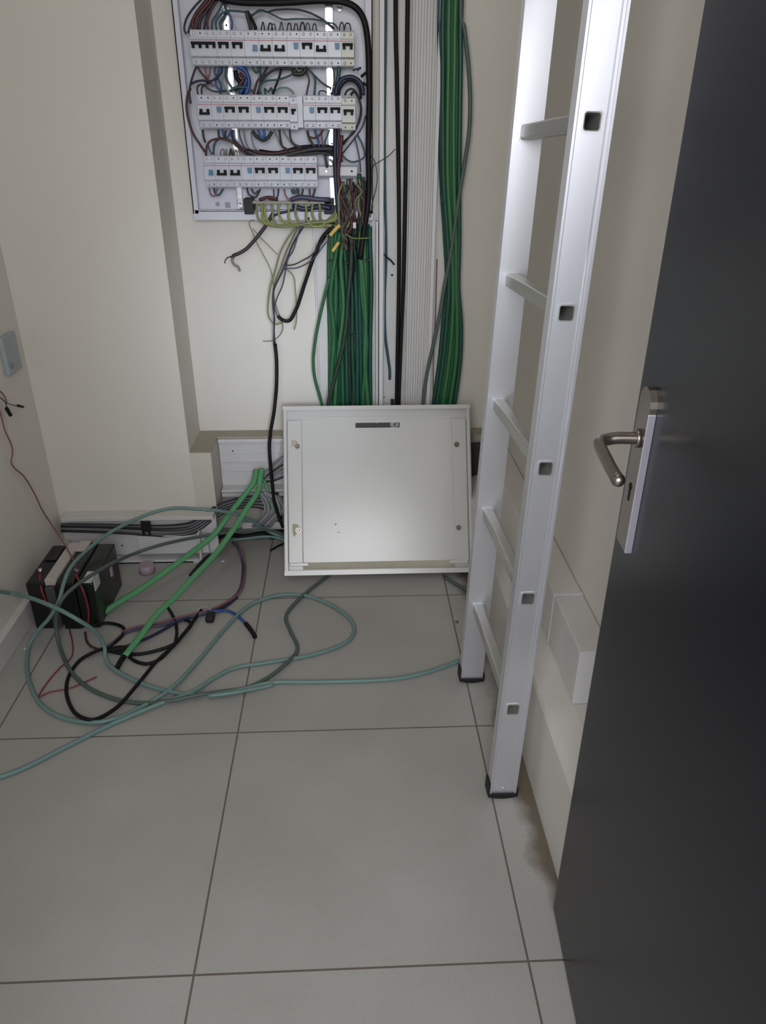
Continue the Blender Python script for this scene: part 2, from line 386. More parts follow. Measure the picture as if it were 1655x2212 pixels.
for sx in (-1, 1):
    for zz in (0.150, 0.432):
        cx_ = sx * (hw - 0.047)
        q = cmb(HAND); q.cyl((cx_, 0.015, zz), (cx_, 0.019, zz), 0.0095, 16); q.m(DARK).cyl((cx_, 0.0188, zz), (cx_, 0.0195, zz), 0.006, 12)
        q.m(HAND).cyl((cx_, 0.019, zz), (cx_, 0.022, zz), 0.004, 10)
        part(q, 'screw', t)
        if sx < 0:
            q = cmb(COVD)
            q.prism([(cx_ - 0.020, zz + 0.022), (cx_ - 0.004, zz + 0.022), (cx_ + 0.008, zz + 0.006), (cx_ - 0.004, zz - 0.010), (cx_ - 0.016, zz - (0.022 if zz < .3 else -.004)), (cx_ - 0.020, zz - 0.006)], 'y', 0.0150, 0.0156)
            part(q, 'tape_remnant', t, label='torn remnant of beige tape')
def label_mat():
    m = bpy.data.materials.new('smudged_label'); m.use_nodes = True; n = m.node_tree.nodes; L = m.node_tree.links
    b = n['Principled BSDF']; tc = n.new('ShaderNodeTexCoord'); mp = n.new('ShaderNodeMapping'); mp.inputs['Scale'].default_value = (1, 1, .5)
    nz = n.new('ShaderNodeTexNoise'); nz.inputs['Scale'].default_value = 45; nz.inputs['Detail'].default_value = 3
    L.new(tc.outputs['Object'], mp.inputs[0]); L.new(mp.outputs[0], nz.inputs[0])
    sp = n.new('ShaderNodeSeparateXYZ'); L.new(tc.outputs['Object'], sp.inputs[0])
    ad = n.new('ShaderNodeMath'); ad.operation = 'MULTIPLY_ADD'; L.new(sp.outputs[0], ad.inputs[0]); ad.inputs[1].default_value = 1.1; L.new(nz.outputs['Fac'], ad.inputs[2])
    cr = n.new('ShaderNodeValToRGB'); L.new(ad.outputs[0], cr.inputs[0])
    cr.color_ramp.elements[0].position = 0.56; cr.color_ramp.elements[0].color = s2l((44, 44, 44))
    cr.color_ramp.elements[1].position = 0.62; cr.color_ramp.elements[1].color = s2l((150, 156, 154))
    L.new(cr.outputs[0], b.inputs['Base Color']); b.inputs['Roughness'].default_value = 0.5
    return m
part(cmb(label_mat()).box((-0.073, 0.003, PH - 0.072), (0.078, 0.0042, PH - 0.055)), 'label', t, label='thin grey label strip with smudged black print')
q = cmb(DARK); q.tube([(-0.152 + .01, 0.0035, 0.172), (-0.157 + .01, 0.0035, 0.166)], 0.001, sub=1); part(q, 'scratch', t); q = cmb(DARK); q.tube([(-0.140, 0.0035, 0.142), (-0.130, 0.0035, 0.141)], 0.0006, sub=1)
part(q, 'scratch', t)

# ------------------------------------------------------------------ ladder
def bool_cut(o, cutters):
    for c in cutters:
        md = o.modifiers.new('cut', 'BOOLEAN'); md.object = c; md.operation = 'DIFFERENCE'; md.solver = 'EXACT'
    dg = bpy.context.evaluated_depsgraph_get(); dg.update()
    me = bpy.data.meshes.new_from_object(o.evaluated_get(dg)); o.modifiers.clear(); o.data = me
    for c in cutters: bpy.data.objects.remove(c, do_unlink=True)
F1 = Vector((0.327, 1.185, 0)); F2 = Vector((0.317, 1.58, 0)); RD = Vector((0.0304, 0.0356, 1.0))
LAD = thing('ladder', F1, 'aluminium ladder standing upright on black rubber feet in front of the right wall', 'ladder')
# local frame at foot of each rail: x across the rail face, y toward the back wall, z along the rail
def railxf(F):
    z = RD.normalized(); y = (F2 - F1).normalized(); y = (y - z * y.dot(z)).normalized(); x = y.cross(z)
    return Matrix(((x.x, y.x, z.x, F.x), (x.y, y.y, z.y, F.y), (x.z, y.z, z.z, F.z), (0, 0, 0, 1)))
RX1, RX2 = railxf(F1), railxf(F2)
RL = 2.60; HWR = 0.030; TH = 0.026
RZ = [0.249, 0.5215, 0.795, 1.070, 1.350, 1.63, 1.91, 2.19]
prof = [(-HWR, -0.0025), (-HWR + 0.004, -0.0025), (-HWR + 0.006, 0), (HWR - 0.012, 0), (HWR - 0.0105, -0.0018), (HWR - 0.009, 0), (HWR - 0.005, 0), (HWR - 0.004, -0.0025), (HWR, -0.0025), (HWR, TH), (-HWR, TH)]
RW = 0.0135; RHH = 0.0135
def rrect(w, h, r, n=4):
    out = []
    for cx_, cz_, a0 in ((w - r, h - r, 0), (-w + r, h - r, PI / 2), (-w + r, -h + r, PI), (w - r, -h + r, 3 * PI / 2)):
        for k in range(n + 1): out.append((cx_ + r * math.cos(a0 + k * PI / 2 / n), cz_ + r * math.sin(a0 + k * PI / 2 / n)))
    return out
q = MB(); q.xf = RX1; q.m(ALU).prism(prof, 'z', 0.012, RL)
rail1 = part(q, 'rail', LAD)
cut = []
for z in RZ:
    c = MB(); c.xf = RX1; c.m(ALU).prism([(a - 0.002, b + z) for a, b in rrect(RW, RHH, 0.005)], 'y', -0.02, TH + 0.02)
    bmesh.ops.recalc_face_normals(c.bm, faces=c.bm.faces[:])
    for v in c.bm.verts: v.co -= ORG[LAD.name]
    me = bpy.data.meshes.new('cut'); c.bm.to_mesh(me); co = bpy.data.objects.new('cut', me); C.objects.link(co); co.parent = LAD
    cut.append(co)
bpy.context.view_layer.update()
bool_cut(rail1, cut)
q = MB(); q.xf = RX2; q.m(ALU).prism([(a, TH - b) for a, b in prof][::-1], 'z', 0.012, RL)
part(q, 'rail', LAD)
gap = (RX1.inverted() @ F2).y
for z in RZ:
    q = MB(); q.xf = RX1; q.m(ALUI)
    out = [(a - 0.002, b + z) for a, b in rrect(RW, RHH, 0.005)]; inn = [(a - 0.002, b + z) for a, b in rrect(RW - 0.0018, RHH - 0.0018, 0.0038)]
    y0, y1 = -0.0012, gap + TH * 0.5
    A = [q.v((a, y0, b)) for a, b in out]; B = [q.v((a, y1, b)) for a, b in out]; Ai = [q.v((a, y0, b)) for a, b in inn]; Bi = [q.v((a, y1 - .01, b)) for a, b in inn]
    n_ = len(out)
    for i in range(n_):
        j = (i + 1) % n_
        q.face([A[i], A[j], B[j], B[i]]); q.face([Ai[j], Ai[i], Bi[i], Bi[j]]); q.face([A[j], A[i], Ai[i], Ai[j]])
    q.face(B); q.face(Bi)
    rg = part(q, 'rung', LAD)
    o2 = [(a - 0.002, b + z) for a, b in rrect(RW + 0.0022, RHH + 0.0022, 0.006)]
    for ya, yb in ((-0.0016, 0.0004), (TH - 0.0005, TH + 0.003), (gap - 0.003, gap + 0.0005)):   # swaged collar round the rung where it meets the rails
        q = MB(); q.xf = RX1; q.m(ALU)
        Ao = [q.v((a, ya, b)) for a, b in o2]; Bo = [q.v((a, yb, b)) for a, b in o2]; A2 = [q.v((a, ya, b)) for a, b in out]; B2 = [q.v((a, yb, b)) for a, b in out]
        for i in range(n_):
            j = (i + 1) % n_
            q.face([Ao[i], Ao[j], Bo[j], Bo[i]]); q.face([A2[i], A2[j], Ao[j], Ao[i]]); q.face([B2[j], B2[i], Bo[i], Bo[j]])
        part(q, 'collar', rg)
for X_ in (RX1, RX2):
    q = MB(); q.xf = X_; q.m(RUB)
    pr = [(-HWR - 0.004, 0.040), (-HWR - 0.004, 0.006)] + [(-HWR - 0.004 + (2 * HWR + 0.008) * k / 8, 0.006 - 0.006 * math.sin(PI * k / 8)) for k in range(1, 8)] + [(HWR + 0.004, 0.006), (HWR + 0.004, 0.026), (HWR + 0.001, 0.026), (HWR + 0.001, 0.013), (-HWR - 0.001, 0.013), (-HWR - 0.001, 0.040)]
    q.prism([(a, b) for a, b in pr], 'y', -0.005, TH + 0.004)
    part(q, 'rubber_foot', LAD)
q = MB(); q.xf = RX1; q.m(STEEL).ball((0, -0.001, 0.026), 0.003, 1, .5, 1); part(q, 'rivet', LAD)

# ------------------------------------------------------------------ door leaf standing open against the right wall
LH = Vector((0.3727, 0.908, 0)); DD = Vector((-0.0644, -0.998, 0)).normalized(); DN = Vector((DD.y, -DD.x, 0))
DX = Matrix(((DD.x, DN.x, 0, LH.x), (DD.y, DN.y, 0, LH.y), (0, 0, 1, 0.0), (0, 0, 0, 1)))   # x toward the hinge, y toward the room, z up
DO = thing('door_1', LH, None, None, kind='structure')
q = MB(); q.xf = DX; q.m(DOORM).box((0, -0.026, 0.009), (0.86, 0, 2.08), 0.0015); part(q, 'door_leaf', DO)
q = MB(); q.xf = DX; q.m(HAND)
pl = []
for k in range(9): a = PI * k / 8; pl.append((0.052 + 0.021 * math.cos(a), 1.037 + 0.021 * math.sin(a)))
pl += [(0.031, 0.838), (0.073, 0.838)]
q.prism(pl, 'y', 0.0, 0.0085)
hp = part(q, 'handle_plate', DO, label='long satin metal handle plate')
q = MB(); q.xf = DX; q.m(HEDGE).box((0.0725, 0.0, 0.838), (0.0755, 0.0095, 1.030), 0.0008); part(q, 'plate_edge', hp)
q = MB(); q.xf = DX; q.m(DARK).cyl((0.052, 0.0085, 0.925), (0.052, 0.0092, 0.925), 0.005, 12); q.box((0.0495, 0.0085, 0.905), (0.0545, 0.0092, 0.925)); part(q, 'keyhole', hp)
q = MB(); q.xf = DX; q.m(HAND)
q.cyl((0.052, 0.008, 0.9915), (0.052, 0.014, 0.9915), 0.012, 20)
lev = [(0.052, 0.010, 0.9915), (0.052, 0.035, 0.9915), (0.053, 0.047, 0.990), (0.058, 0.057, 0.989), (0.070, 0.061, 0.988), (0.095, 0.061, 0.985), (0.125, 0.060, 0.981), (0.150, 0.058, 0.978)]
q.tube(lev, 0.0078, sides=14, sub=5); q.ball((0.150, 0.058, 0.978), 0.0082)
part(q, 'lever_handle', DO, label='satin metal lever handle')

# ------------------------------------------------------------------ distribution board
BO = Vector((-0.20, 2.49, 1.09))
BD = thing('distribution_board', BO, 'open distribution board on the back wall with three rows of breakers and tangled wires', 'distribution board')
bx0, bx1, bz0, bz1 = -0.470, 0.078, 1.094, 1.72
part(MB().m(ENAM).box((bx0 + .004, 2.488, bz0 + .004), (bx1 - .004, 2.4995, bz1)), 'back_panel', BD)
q = MB().m(ENAM)
q.box((bx0, 2.452, bz0 + .018), (bx0 + 0.003, 2.488, bz1)); q.box((bx0, 2.452, bz0 + .018), (bx0 + 0.016, 2.455, bz1)); q.box((bx0 + .013, 2.455, bz0 + .018), (bx0 + .016, 2.470, bz1))
q.box((bx1 - 0.003, 2.452, bz0 + .018), (bx1, 2.488, bz1)); q.box((bx1 - 0.020, 2.452, bz0 + .018), (bx1, 2.455, bz1)); q.box((bx1 - .020, 2.455, bz0 + .018), (bx1 - .017, 2.470, bz1))
q.box((bx0 + .006, 2.452, bz0 + .024), (bx1 - .003, 2.488, bz0 + 0.028)); q.box((bx0 + .006, 2.452, bz0), (bx1, 2.455, bz0 + .026))
part(q, 'rim', BD)
part(MB().m(ENAM).box((bx0, 2.452, bz0 - .002), (bx0 + .007, 2.470, bz0 + .018), .001), 'corner_bracket', BD)
def brk_x(px, py, Y=2.40): return PY(px, py, Y).x
# mounting uprights (zinc plated)
for px_, w_, z0_, z1_, my in ((714, 0.020, 1.135, 1.705, 180), (498, 0.018, 1.128, 1.705, 170)):
    x = PY(px_, my, 2.462).x
    q = MB().m(STEEL).box((x - w_ / 2, 2.462, z0_), (x + w_ / 2, 2.466, z1_), 0.0008)
    q.box((x - w_ / 2, 2.462, z0_), (x - w_ / 2 + .002, 2.488, z1_)); q.box((x + w_ / 2 - .002, 2.462, z0_), (x + w_ / 2, 2.488, z1_))
    up = part(q, 'mounting_upright', BD)
    for zz in (z0_ + .012, z0_ + .17, z0_ + .30, z0_ + .31, z0_ + .47):
        part(MB().m(DARK).cyl((x, 2.4625, zz), (x, 2.4612, zz), 0.0025, 8), 'hole', up)
p = PY(734, 17, 2.486); part(MB().m(STEEL).cyl(p, p + Vector((0, -.003, 0)), 0.008, 16), 'bolt', BD, label='round white metal stud at the upper right')
# DIN rails
ROWZ = []
DIN = mat('dull_rail_steel', (150, 152, 160), 0.6, 0.3)
for (xa, xb, yt, yb) in ((410, 765, 62, 143), (427, 768, 204, 278), (441, 685, 337, 406)):
    a = PY(xa, yt, 2.40); b = PY(xb, yt, 2.40); c = PY(xa, yb, 2.40)
    zc = (a.z + b.z) / 2; ROWZ.append((a.x, b.x, (zc + zc - (a.z - c.z)) / 2))
for i, (xa, xb, zc) in enumerate(ROWZ):
    xe = xb + 0.002 if i < 2 else 0.035
    q = MB().m(DIN).box((xa - 0.001, 2.452, zc - 0.0175), (xe, 2.4535, zc + 0.0175)).box((xa - 0.001, 2.4535, zc - 0.0125), (xe, 2.4605, zc + 0.0125))
    part(q, 'mounting_rail', BD)
# breakers
def breaker(x0, x1, zc, kind, yellow=False, drop=0.0):
    x0 += 0.0003; x1 -= 0.0003; h = 0.0425; z = zc - drop
    sm = BRKY if yellow else BRK
    pr = [(2.4518, z - h), (2.424, z - h), (2.421, z - h + .003), (2.421, z - 0.024), (2.404, z - 0.0225), (2.402, z - 0.0205), (2.402, z + 0.0205), (2.404, z + 0.0225), (2.421, z + 0.024), (2.421, z + h - .003), (2.424, z + h), (2.4518, z + h)]
    q = MB().m(sm).prism(pr, 'x', x0, x1)
    if not (yellow and drop): q.m(REDS).box((x0, 2.4008, z + 0.0155), (x1, 2.4021, z + 0.0180))
    n_ = max(1, round((x1 - x0) / 0.0178))
    for k in range(n_):
        xx = x0 + (k + .5) * (x1 - x0) / n_
        for s_ in (1, -1):
            if random.random() < 0.62: q.m(STEEL).ball((xx, 2.4215, z + s_ * 0.034), 0.0038, 1, .7, 1, u=8, v=5)
            else: q.m(DARK).ball((xx, 2.4212, z + s_ * 0.034), 0.0022, 1, .4, 1, u=8, v=5)
    b = part(q, 'circuit_breaker', BD)
    if kind == '': return
    tz = z + 0.0015
    def tog(xa, xb, up, blue=False, legs=2):
        t_ = MB().m(TOGB if blue else TOG); w_ = xb - xa; hh = 0.0145
        zt = tz + (0.003 if up else -0.003) + drop * 0
        if blue:
            t_.prism([(xa + (0 if up else .0015), zt + hh / 2), (xb - (0 if up else .0015), zt + hh / 2), (xb - (.0015 if up else 0), zt - hh / 2), (xa + (.0015 if up else 0), zt - hh / 2)], 'y', 2.394, 2.4021)
        else:
            if up: t_.box((xa, 2.3905, zt + 0.001), (xb, 2.398, zt + hh / 2), .0006)
            else: t_.box((xa, 2.3905, zt - hh / 2), (xb, 2.398, zt - 0.001), .0006)
            for k in range(legs):
                lx = xa + 0.001 + (w_ - 0.002 - 0.0075) * (k / max(1, legs - 1))
                t_.box((lx, 2.394, zt - hh / 2), (lx + 0.0075, 2.4021, zt + hh / 2))
        part(t_, 'test_button' if blue else 'toggle', b)
    c = (x0 + x1) / 2
    if kind == '4': tog(x0 + .004, x1 - .002, True, legs=4)
    elif kind == 'n': tog(c - .0145, c + .0145, True)
    elif kind == 'u': tog(c - .0145, c + .0145, False)
    elif kind == 'b': tog(x1 - .0175, x1 - .0035, False, True)
    elif kind == 'B': tog(x1 - .0175, x1 - .0035, True, True)
    elif kind == '1': tog(c - .006, c + .008, True, legs=1)
rows = [
    ([410, 468, 498, 528, 559, 588, 620, 648, 679, 708, 737, 765], ['4', 'n', 'n', 'b', 'u', 'u', 'B', 'n', 'u', 'B', 'n']),
    ([427, 457, 482, 512, 542, 567, 597, 625, 642], ['u', 'B', 'n', 'n', 'B', 'n', 'n', '1']),
    ([655, 682, 711, 738, 768], ['B', 'n', 'n', 'N']),
    ([441, 464, 495, 522, 548, 576, 605, 630, 658, 685], ['b', 'u', 'u', 'B', 'n', 'n', 'B', 'n', 'n'])]
for ri, (xs, ks) in enumerate(rows):
    xa, xb, zc = ROWZ[(0, 1, 1, 2)[ri]]; yy = (62, 204, 204, 337)[ri] + 35
    for i, k in enumerate(ks):
        a, b = PY(xs[i], yy, 2.40).x, PY(xs[i + 1], yy, 2.40).x
        if k == 'N': breaker(a, b, zc, 'n', True, 0.005)
        elif k == '1': breaker(a, b, zc, '1', False, 0.004)
        else: breaker(a, b, zc, k, yellow=(ri == 0 and i == 10))
a = PY(642, 240, 2.42); b = PY(655, 240, 2.42)
part(MB().m(BRK).box((a.x, 2.4195, ROWZ[1][2] - .040), (b.x - .0005, 2.4518, ROWZ[1][2] + .040), .0008), 'blank_filler', BD)
# white rail end on row three with earth stud
a, b = PY(688, 360, 2.44), PY(772, 380, 2.44)
q = MB().m(PVC).box((a.x, 2.438, b.z), (b.x, 2.4415, a.z), .001); rw = part(q, 'white_bracket', BD)
for px_ in (705, 760): p = PY(px_, 370, 2.438); part(MB().m(DARK if px_ > 710 else STEEL).cyl(p, p + Vector((0, -.002, 0)), 0.003, 10), 'screw', rw)
# faint marks at the lower left of the back panel
for (xx, yy, s_) in ((470, 441, .006), (492, 443, .008)):
    p = PY(xx, yy, 2.487); part(MB().m(mat('grey_print', (150, 150, 160), .5)).box((p.x - s_, 2.4872, p.z - s_), (p.x + s_, 2.4878, p.z + s_)), 'printed_mark', BD)
for x_, y_ in ((516, 427), (516, 447)):
    p = PY(x_, y_, 2.462); part(MB().m(STEEL).cyl(p, p + Vector((0, -.004, 0)), 0.006, 14), 'bolt', BD)
# earth bar
a, b = PY(545, 437, 2.44), PY(715, 441, 2.44)
q = MB().m(mat('brass_bar', (150, 142, 128), 0.55, 0.3)).box((a.x, 2.436, a.z - .004), (b.x, 2.444, a.z + .004), .001)
eb = part(q, 'earth_bar', BD, label='brass earth bar with green wires')
for k in range(14):
    x = a.x + .008 + (b.x - a.x - .016) * k / 13
    part(MB().m(STEEL).cyl((x, 2.440, a.z + .004), (x, 2.440, a.z + .008), 0.003, 8), 'screw', eb) if k % 2 == 0 else None
for xx0, xx1 in ((527, 550), (700, 722)):
    a, b = PY(xx0, 428, 2.45), PY(xx1, 462, 2.45)
    part(MB().m(RUB).box((a.x, 2.436, b.z), (b.x, 2.487, a.z), .002), 'bar_holder', BD)

def bw(pts, r, m, Y=2.44, sub=4, sides=6):
    part(MB().m(CAB[m]).tube(wpts(pts, Y), r, sides=sides, sub=sub), 'wire', BD)
# looms above row one
for pts, r, m, Y in (
    ([(402, 74), (398, 60), (404, 38), (420, 15), (440, -6)], .0030, 'navy', 2.43),
    ([(406, 72), (412, 52), (422, 30), (438, 8), (452, -8)], .0030, 'dgrey', 2.435),
    ([(416, 64), (417, 44), (428, 24), (446, 4), (452, -10)], .0045, 'maroon', 2.435),
    ([(424, 64), (424, 44), (434, 26), (452, 6), (460, -10)], .0045, 'maroon', 2.43),
    ([(431, 64), (432, 46), (444, 26), (458, 8), (466, -10)], .0045, 'dgrey', 2.435),
    ([(441, 64), (444, 46), (452, 26), (466, 6), (474, -10)], .0035, 'navy', 2.435),
    ([(449, 64), (448, 44), (456, 22), (470, 0)], .0035, 'maroon', 2.43),
    ([(458, 64), (459, 46), (470, 28), (480, 10), (484, -8)], .0030, 'tealw', 2.435),
    ([(468, 64), (466, 48), (474, 34), (490, 24), (510, 24), (532, 26)], .0030, 'tealw', 2.43),
    ([(478, 64), (476, 50), (484, 36), (488, 22), (484, 6)], .0035, 'tealw', 2.45),
    ([(500, 64), (502, 50), (498, 36), (492, 24)], .0028, 'blue', 2.44),
    ([(532, 24), (536, 40), (540, 54), (542, 64)], .0055, 'dgrey', 2.43),
    ([(534, 24), (542, 38), (550, 54), (553, 64)], .0045, 'black', 2.44),
    ([(536, 38), (548, 30), (562, 22), (578, 26), (592, 22), (616, 20), (644, 21), (670, 28), (690, 38), (706, 48), (722, 62)], .0024, 'dgrey', 2.44),
    ([(578, 26), (594, 34), (612, 42), (640, 41), (680, 42), (706, 48), (722, 52), (730, 62)], .0022, 'tealw', 2.435),
    ([(545, 34), (556, 26), (570, 22)], .0026, 'tealw', 2.43),
    ):
    bw(pts, r, m, Y)
humps = [(566, 570), (581, 587), (588, 594), (606, 610), (622, 628), (637, 642), (650, 657), (662, 668), (677, 682), (735, 742), (746, 756)]
for i, (a, b) in enumerate(humps):
    bw([(a - 2, 66), (a, 54), ((a + b) / 2, 48 + (i % 3) * 2), (b, 54), (b + 2, 66)], .0020, ('dgrey', 'black', 'tealw', 'green3', 'dgrey')[i % 5], 2.435)
# between rows one and two
for pts, r, m, Y in (
    ([(424, 144), (418, 160), (412, 180), (409, 200), (412, 224)], .0030, 'dgrey', 2.42),
    ([(426, 144), (434, 156), (444, 168), (450, 178)], .0030, 'maroon', 2.43),
    ([(442, 144), (446, 160), (452, 175), (462, 186)], .0026, 'pink', 2.44),
    ([(455, 144), (453, 160), (448, 174), (441, 186)], .0026, 'pink', 2.435),
    ([(412, 182), (424, 176), (440, 174), (452, 176), (462, 172), (476, 160), (480, 144)], .0030, 'navy', 2.43),
    ([(428, 204), (426, 190), (432, 183), (442, 184), (450, 192), (466, 198), (490, 196)], .0026, 'dgreen', 2.43),
    ([(436, 204), (436, 190), (446, 182), (456, 178)], .0026, 'dgrey', 2.44),
    ([(466, 144), (464, 158), (472, 172), (478, 186), (476, 204)], .0030, 'tealw', 2.44),
    ([(474, 144), (470, 160), (466, 176), (470, 190), (486, 198)], .0030, 'blue', 2.445),
    ([(482, 144), (484, 160), (480, 176), (486, 190), (494, 204)], .0028, 'teal', 2.44),
    ([(490, 144), (488, 164), (494, 180), (504, 194)], .0028, 'tealw', 2.45),
    ([(512, 144), (524, 148), (534, 160), (538, 176), (536, 192), (530, 204)], .0055, 'blue', 2.43),
    ([(520, 144), (530, 150), (534, 166), (528, 186), (516, 204)], .0045, 'blue', 2.44),
    ([(508, 152), (512, 168), (522, 182), (524, 196), (522, 204)], .0070, 'black', 2.455),
    ([(518, 158), (526, 170), (518, 184), (508, 196)], .0050, 'maroon', 2.45),
    ([(496, 198), (506, 190), (520, 188), (534, 190), (546, 198)], .0035, 'tealw', 2.43),
    ([(545, 144), (552, 156), (560, 152), (556, 144)], .0030, 'green3', 2.43),
    ([(562, 144), (563, 160), (562, 180), (558, 204)], .0032, 'dgrey', 2.43),
    ([(548, 204), (552, 188), (556, 176), (562, 168)], .0034, 'maroon', 2.44),
    ([(564, 204), (562, 190), (568, 178), (580, 174), (600, 172), (620, 166), (636, 158)], .0030, 'tealw', 2.43),
    ([(578, 144), (572, 156), (566, 170), (562, 186), (556, 204)], .0034, 'navy', 2.44),
    ([(608, 148), (604, 164), (598, 180), (592, 196), (590, 204)], .0034, 'black', 2.43),
    ([(563, 176), (578, 160), (596, 150), (618, 148), (640, 150)], .0034, 'dgrey', 2.44),
    ([(574, 204), (572, 192), (580, 198), (586, 190), (590, 204)], .0030, 'green3', 2.435),
    ([(594, 196), (606, 190), (620, 190), (632, 198), (634, 204)], .0026, 'teal', 2.435),
    ([(640, 150), (634, 158), (650, 160), (660, 152), (658, 146), (644, 145)], .0060, 'dgreen', 2.43),
    ([(660, 152), (668, 172), (665, 190), (662, 206)], .0028, 'maroon', 2.435),
    ([(664, 148), (676, 160), (681, 176), (679, 206)], .0030, 'tealw', 2.43),
    ([(668, 150), (684, 168), (700, 182), (716, 190)], .0022, 'dgrey', 2.44),
    ([(690, 206), (690, 198), (698, 196), (706, 200)], .0020, 'dgrey', 2.435),
    ([(718, 144), (722, 160), (720, 186), (716, 206)], .0022, 'dgrey', 2.44),
    ([(733, 144), (731, 165), (727, 185), (722, 206)], .0065, 'tealw', 2.425),
    ([(726, 206), (728, 188), (738, 172), (756, 166), (772, 172), (782, 186), (784, 206)], .0065, 'navy', 2.42),
    ([(732, 206), (736, 190), (748, 176), (764, 176), (776, 190), (780, 214)], .0036, 'black', 2.425),
    ([(745, 206), (750, 196), (760, 192), (770, 200), (778, 220), (781, 240), (776, 264), (762, 286), (742, 312)], .0030, 'dgrey', 2.425),
    ([(758, 206), (764, 198), (772, 206), (780, 232), (776, 262), (764, 286), (746, 304), (736, 318)], .0030, 'black', 2.43),
    ([(762, 152), (780, 146), (772, 152)], .0024, 'navy', 2.43),
    ([(780, 166), (790, 158), (799, 154)], .0040, 'black', 2.42),
    ([(784, 178), (792, 184), (799, 180)], .0036, 'black', 2.42),
    ([(790, 250), (784, 272), (770, 294), (756, 312), (740, 332)], .0024, 'dgrey', 2.435),
    ([(766, 296), (772, 318), (777, 344), (780, 372)], .0024, 'purple', 2.44),
    ([(772, 290), (782, 310), (788, 332), (784, 342), (764, 350), (748, 344), (738, 332)], .0024, 'tealw', 2.44),
    # outer loop along the left side of rows two and three
    ([(412, 190), (405, 206), (403, 232), (408, 262), (418, 290), (432, 312), (443, 328)], .0034, 'maroon', 2.43),
    ([(438, 280), (440, 296), (444, 308)], .0034, 'dgrey', 2.43),
    ([(445, 337), (447, 316), (456, 304), (472, 300), (492, 303), (508, 312), (522, 326), (534, 334)], .0034, 'maroon', 2.425),
    ([(461, 334), (463, 314), (470, 302), (484, 300), (500, 304)], .0032, 'tealw', 2.43),
    ([(449, 314), (454, 326), (459, 334)], .0026, 'tealw', 2.43),
    ([(472, 280), (474, 296), (484, 298), (488, 282)], .0034, 'dgreen', 2.43),
    ([(480, 280), (484, 294), (492, 296), (500, 282)], .0032, 'blue', 2.435),
    ([(502, 280), (504, 300), (518, 316), (534, 328)], .0044, 'dgrey', 2.44),
    ([(516, 280), (520, 300), (528, 318), (538, 330)], .0024, 'purple', 2.44),
    ([(527, 280), (530, 300), (536, 318), (544, 328)], .0024, 'grey', 2.445),
    ([(542, 286), (545, 304), (550, 318), (558, 328)], .0022, 'grey', 2.445),
    ([(476, 337), (478, 324), (484, 324), (484, 337)], .0020, 'olive', 2.43),
    ([(488, 337), (489, 322), (490, 337)], .0018, 'olive', 2.43),
    ([(496, 337), (499, 322), (503, 337)], .0030, 'dgrey', 2.43),
    ([(506, 337), (510, 324), (514, 337)], .0020, 'olive', 2.43),
    ([(545, 282), (552, 292), (562, 300), (570, 302), (580, 296), (588, 284)], .0050, 'dgreen', 2.43),
    ([(558, 280), (562, 292), (568, 298), (572, 290), (570, 280)], .0042, 'blue', 2.42),
    ([(592, 280), (600, 298), (608, 314), (622, 322)], .0024, 'grey', 2.44),
    ([(604, 280), (606, 300), (610, 316), (624, 326)], .0034, 'dgrey', 2.435),
    ([(612, 282), (622, 298), (634, 312), (650, 320)], .0022, 'grey', 2.44),
    ([(626, 280), (628, 298), (636, 312), (654, 318)], .0030, 'dgrey', 2.435),
    ([(664, 282), (668, 298), (676, 312), (680, 318)], .0040, 'dgreen', 2.43),
    ([(680, 280), (684, 294), (688, 304), (690, 318)], .0038, 'blue', 2.435),
    ([(668, 296), (680, 298), (692, 290), (698, 281)], .0028, 'maroon', 2.43),
    ([(694, 282), (696, 300), (698, 318)], .0026, 'pink', 2.44),
    ([(712, 280), (706, 296), (702, 306), (703, 318)], .0026, 'tealw', 2.43),
    # main loom above row three
    ([(530, 326), (560, 336), (600, 338), (640, 330), (680, 322), (722, 322)], .0070, 'dgrey', 2.43),
    ([(520, 322), (552, 328), (590, 332), (630, 326), (680, 320), (720, 318)], .0050, 'maroon', 2.44),
    ([(540, 334), (580, 342), (620, 340), (660, 330), (700, 326), (724, 330)], .0050, 'dgreen', 2.435),
    ([(560, 326), (600, 330), (650, 318), (700, 316), (724, 320)], .0050, 'black', 2.445),
    ([(600, 344), (640, 336), (690, 330), (722, 336)], .0040, 'dgrey', 2.425),
    ([(702, 330), (704, 344), (707, 362)], .0040, 'dgrey', 2.43),
    ([(712, 344), (718, 350), (722, 360)], .0026, 'ygd', 2.43),
    ):
    bw(pts, r, m, Y)
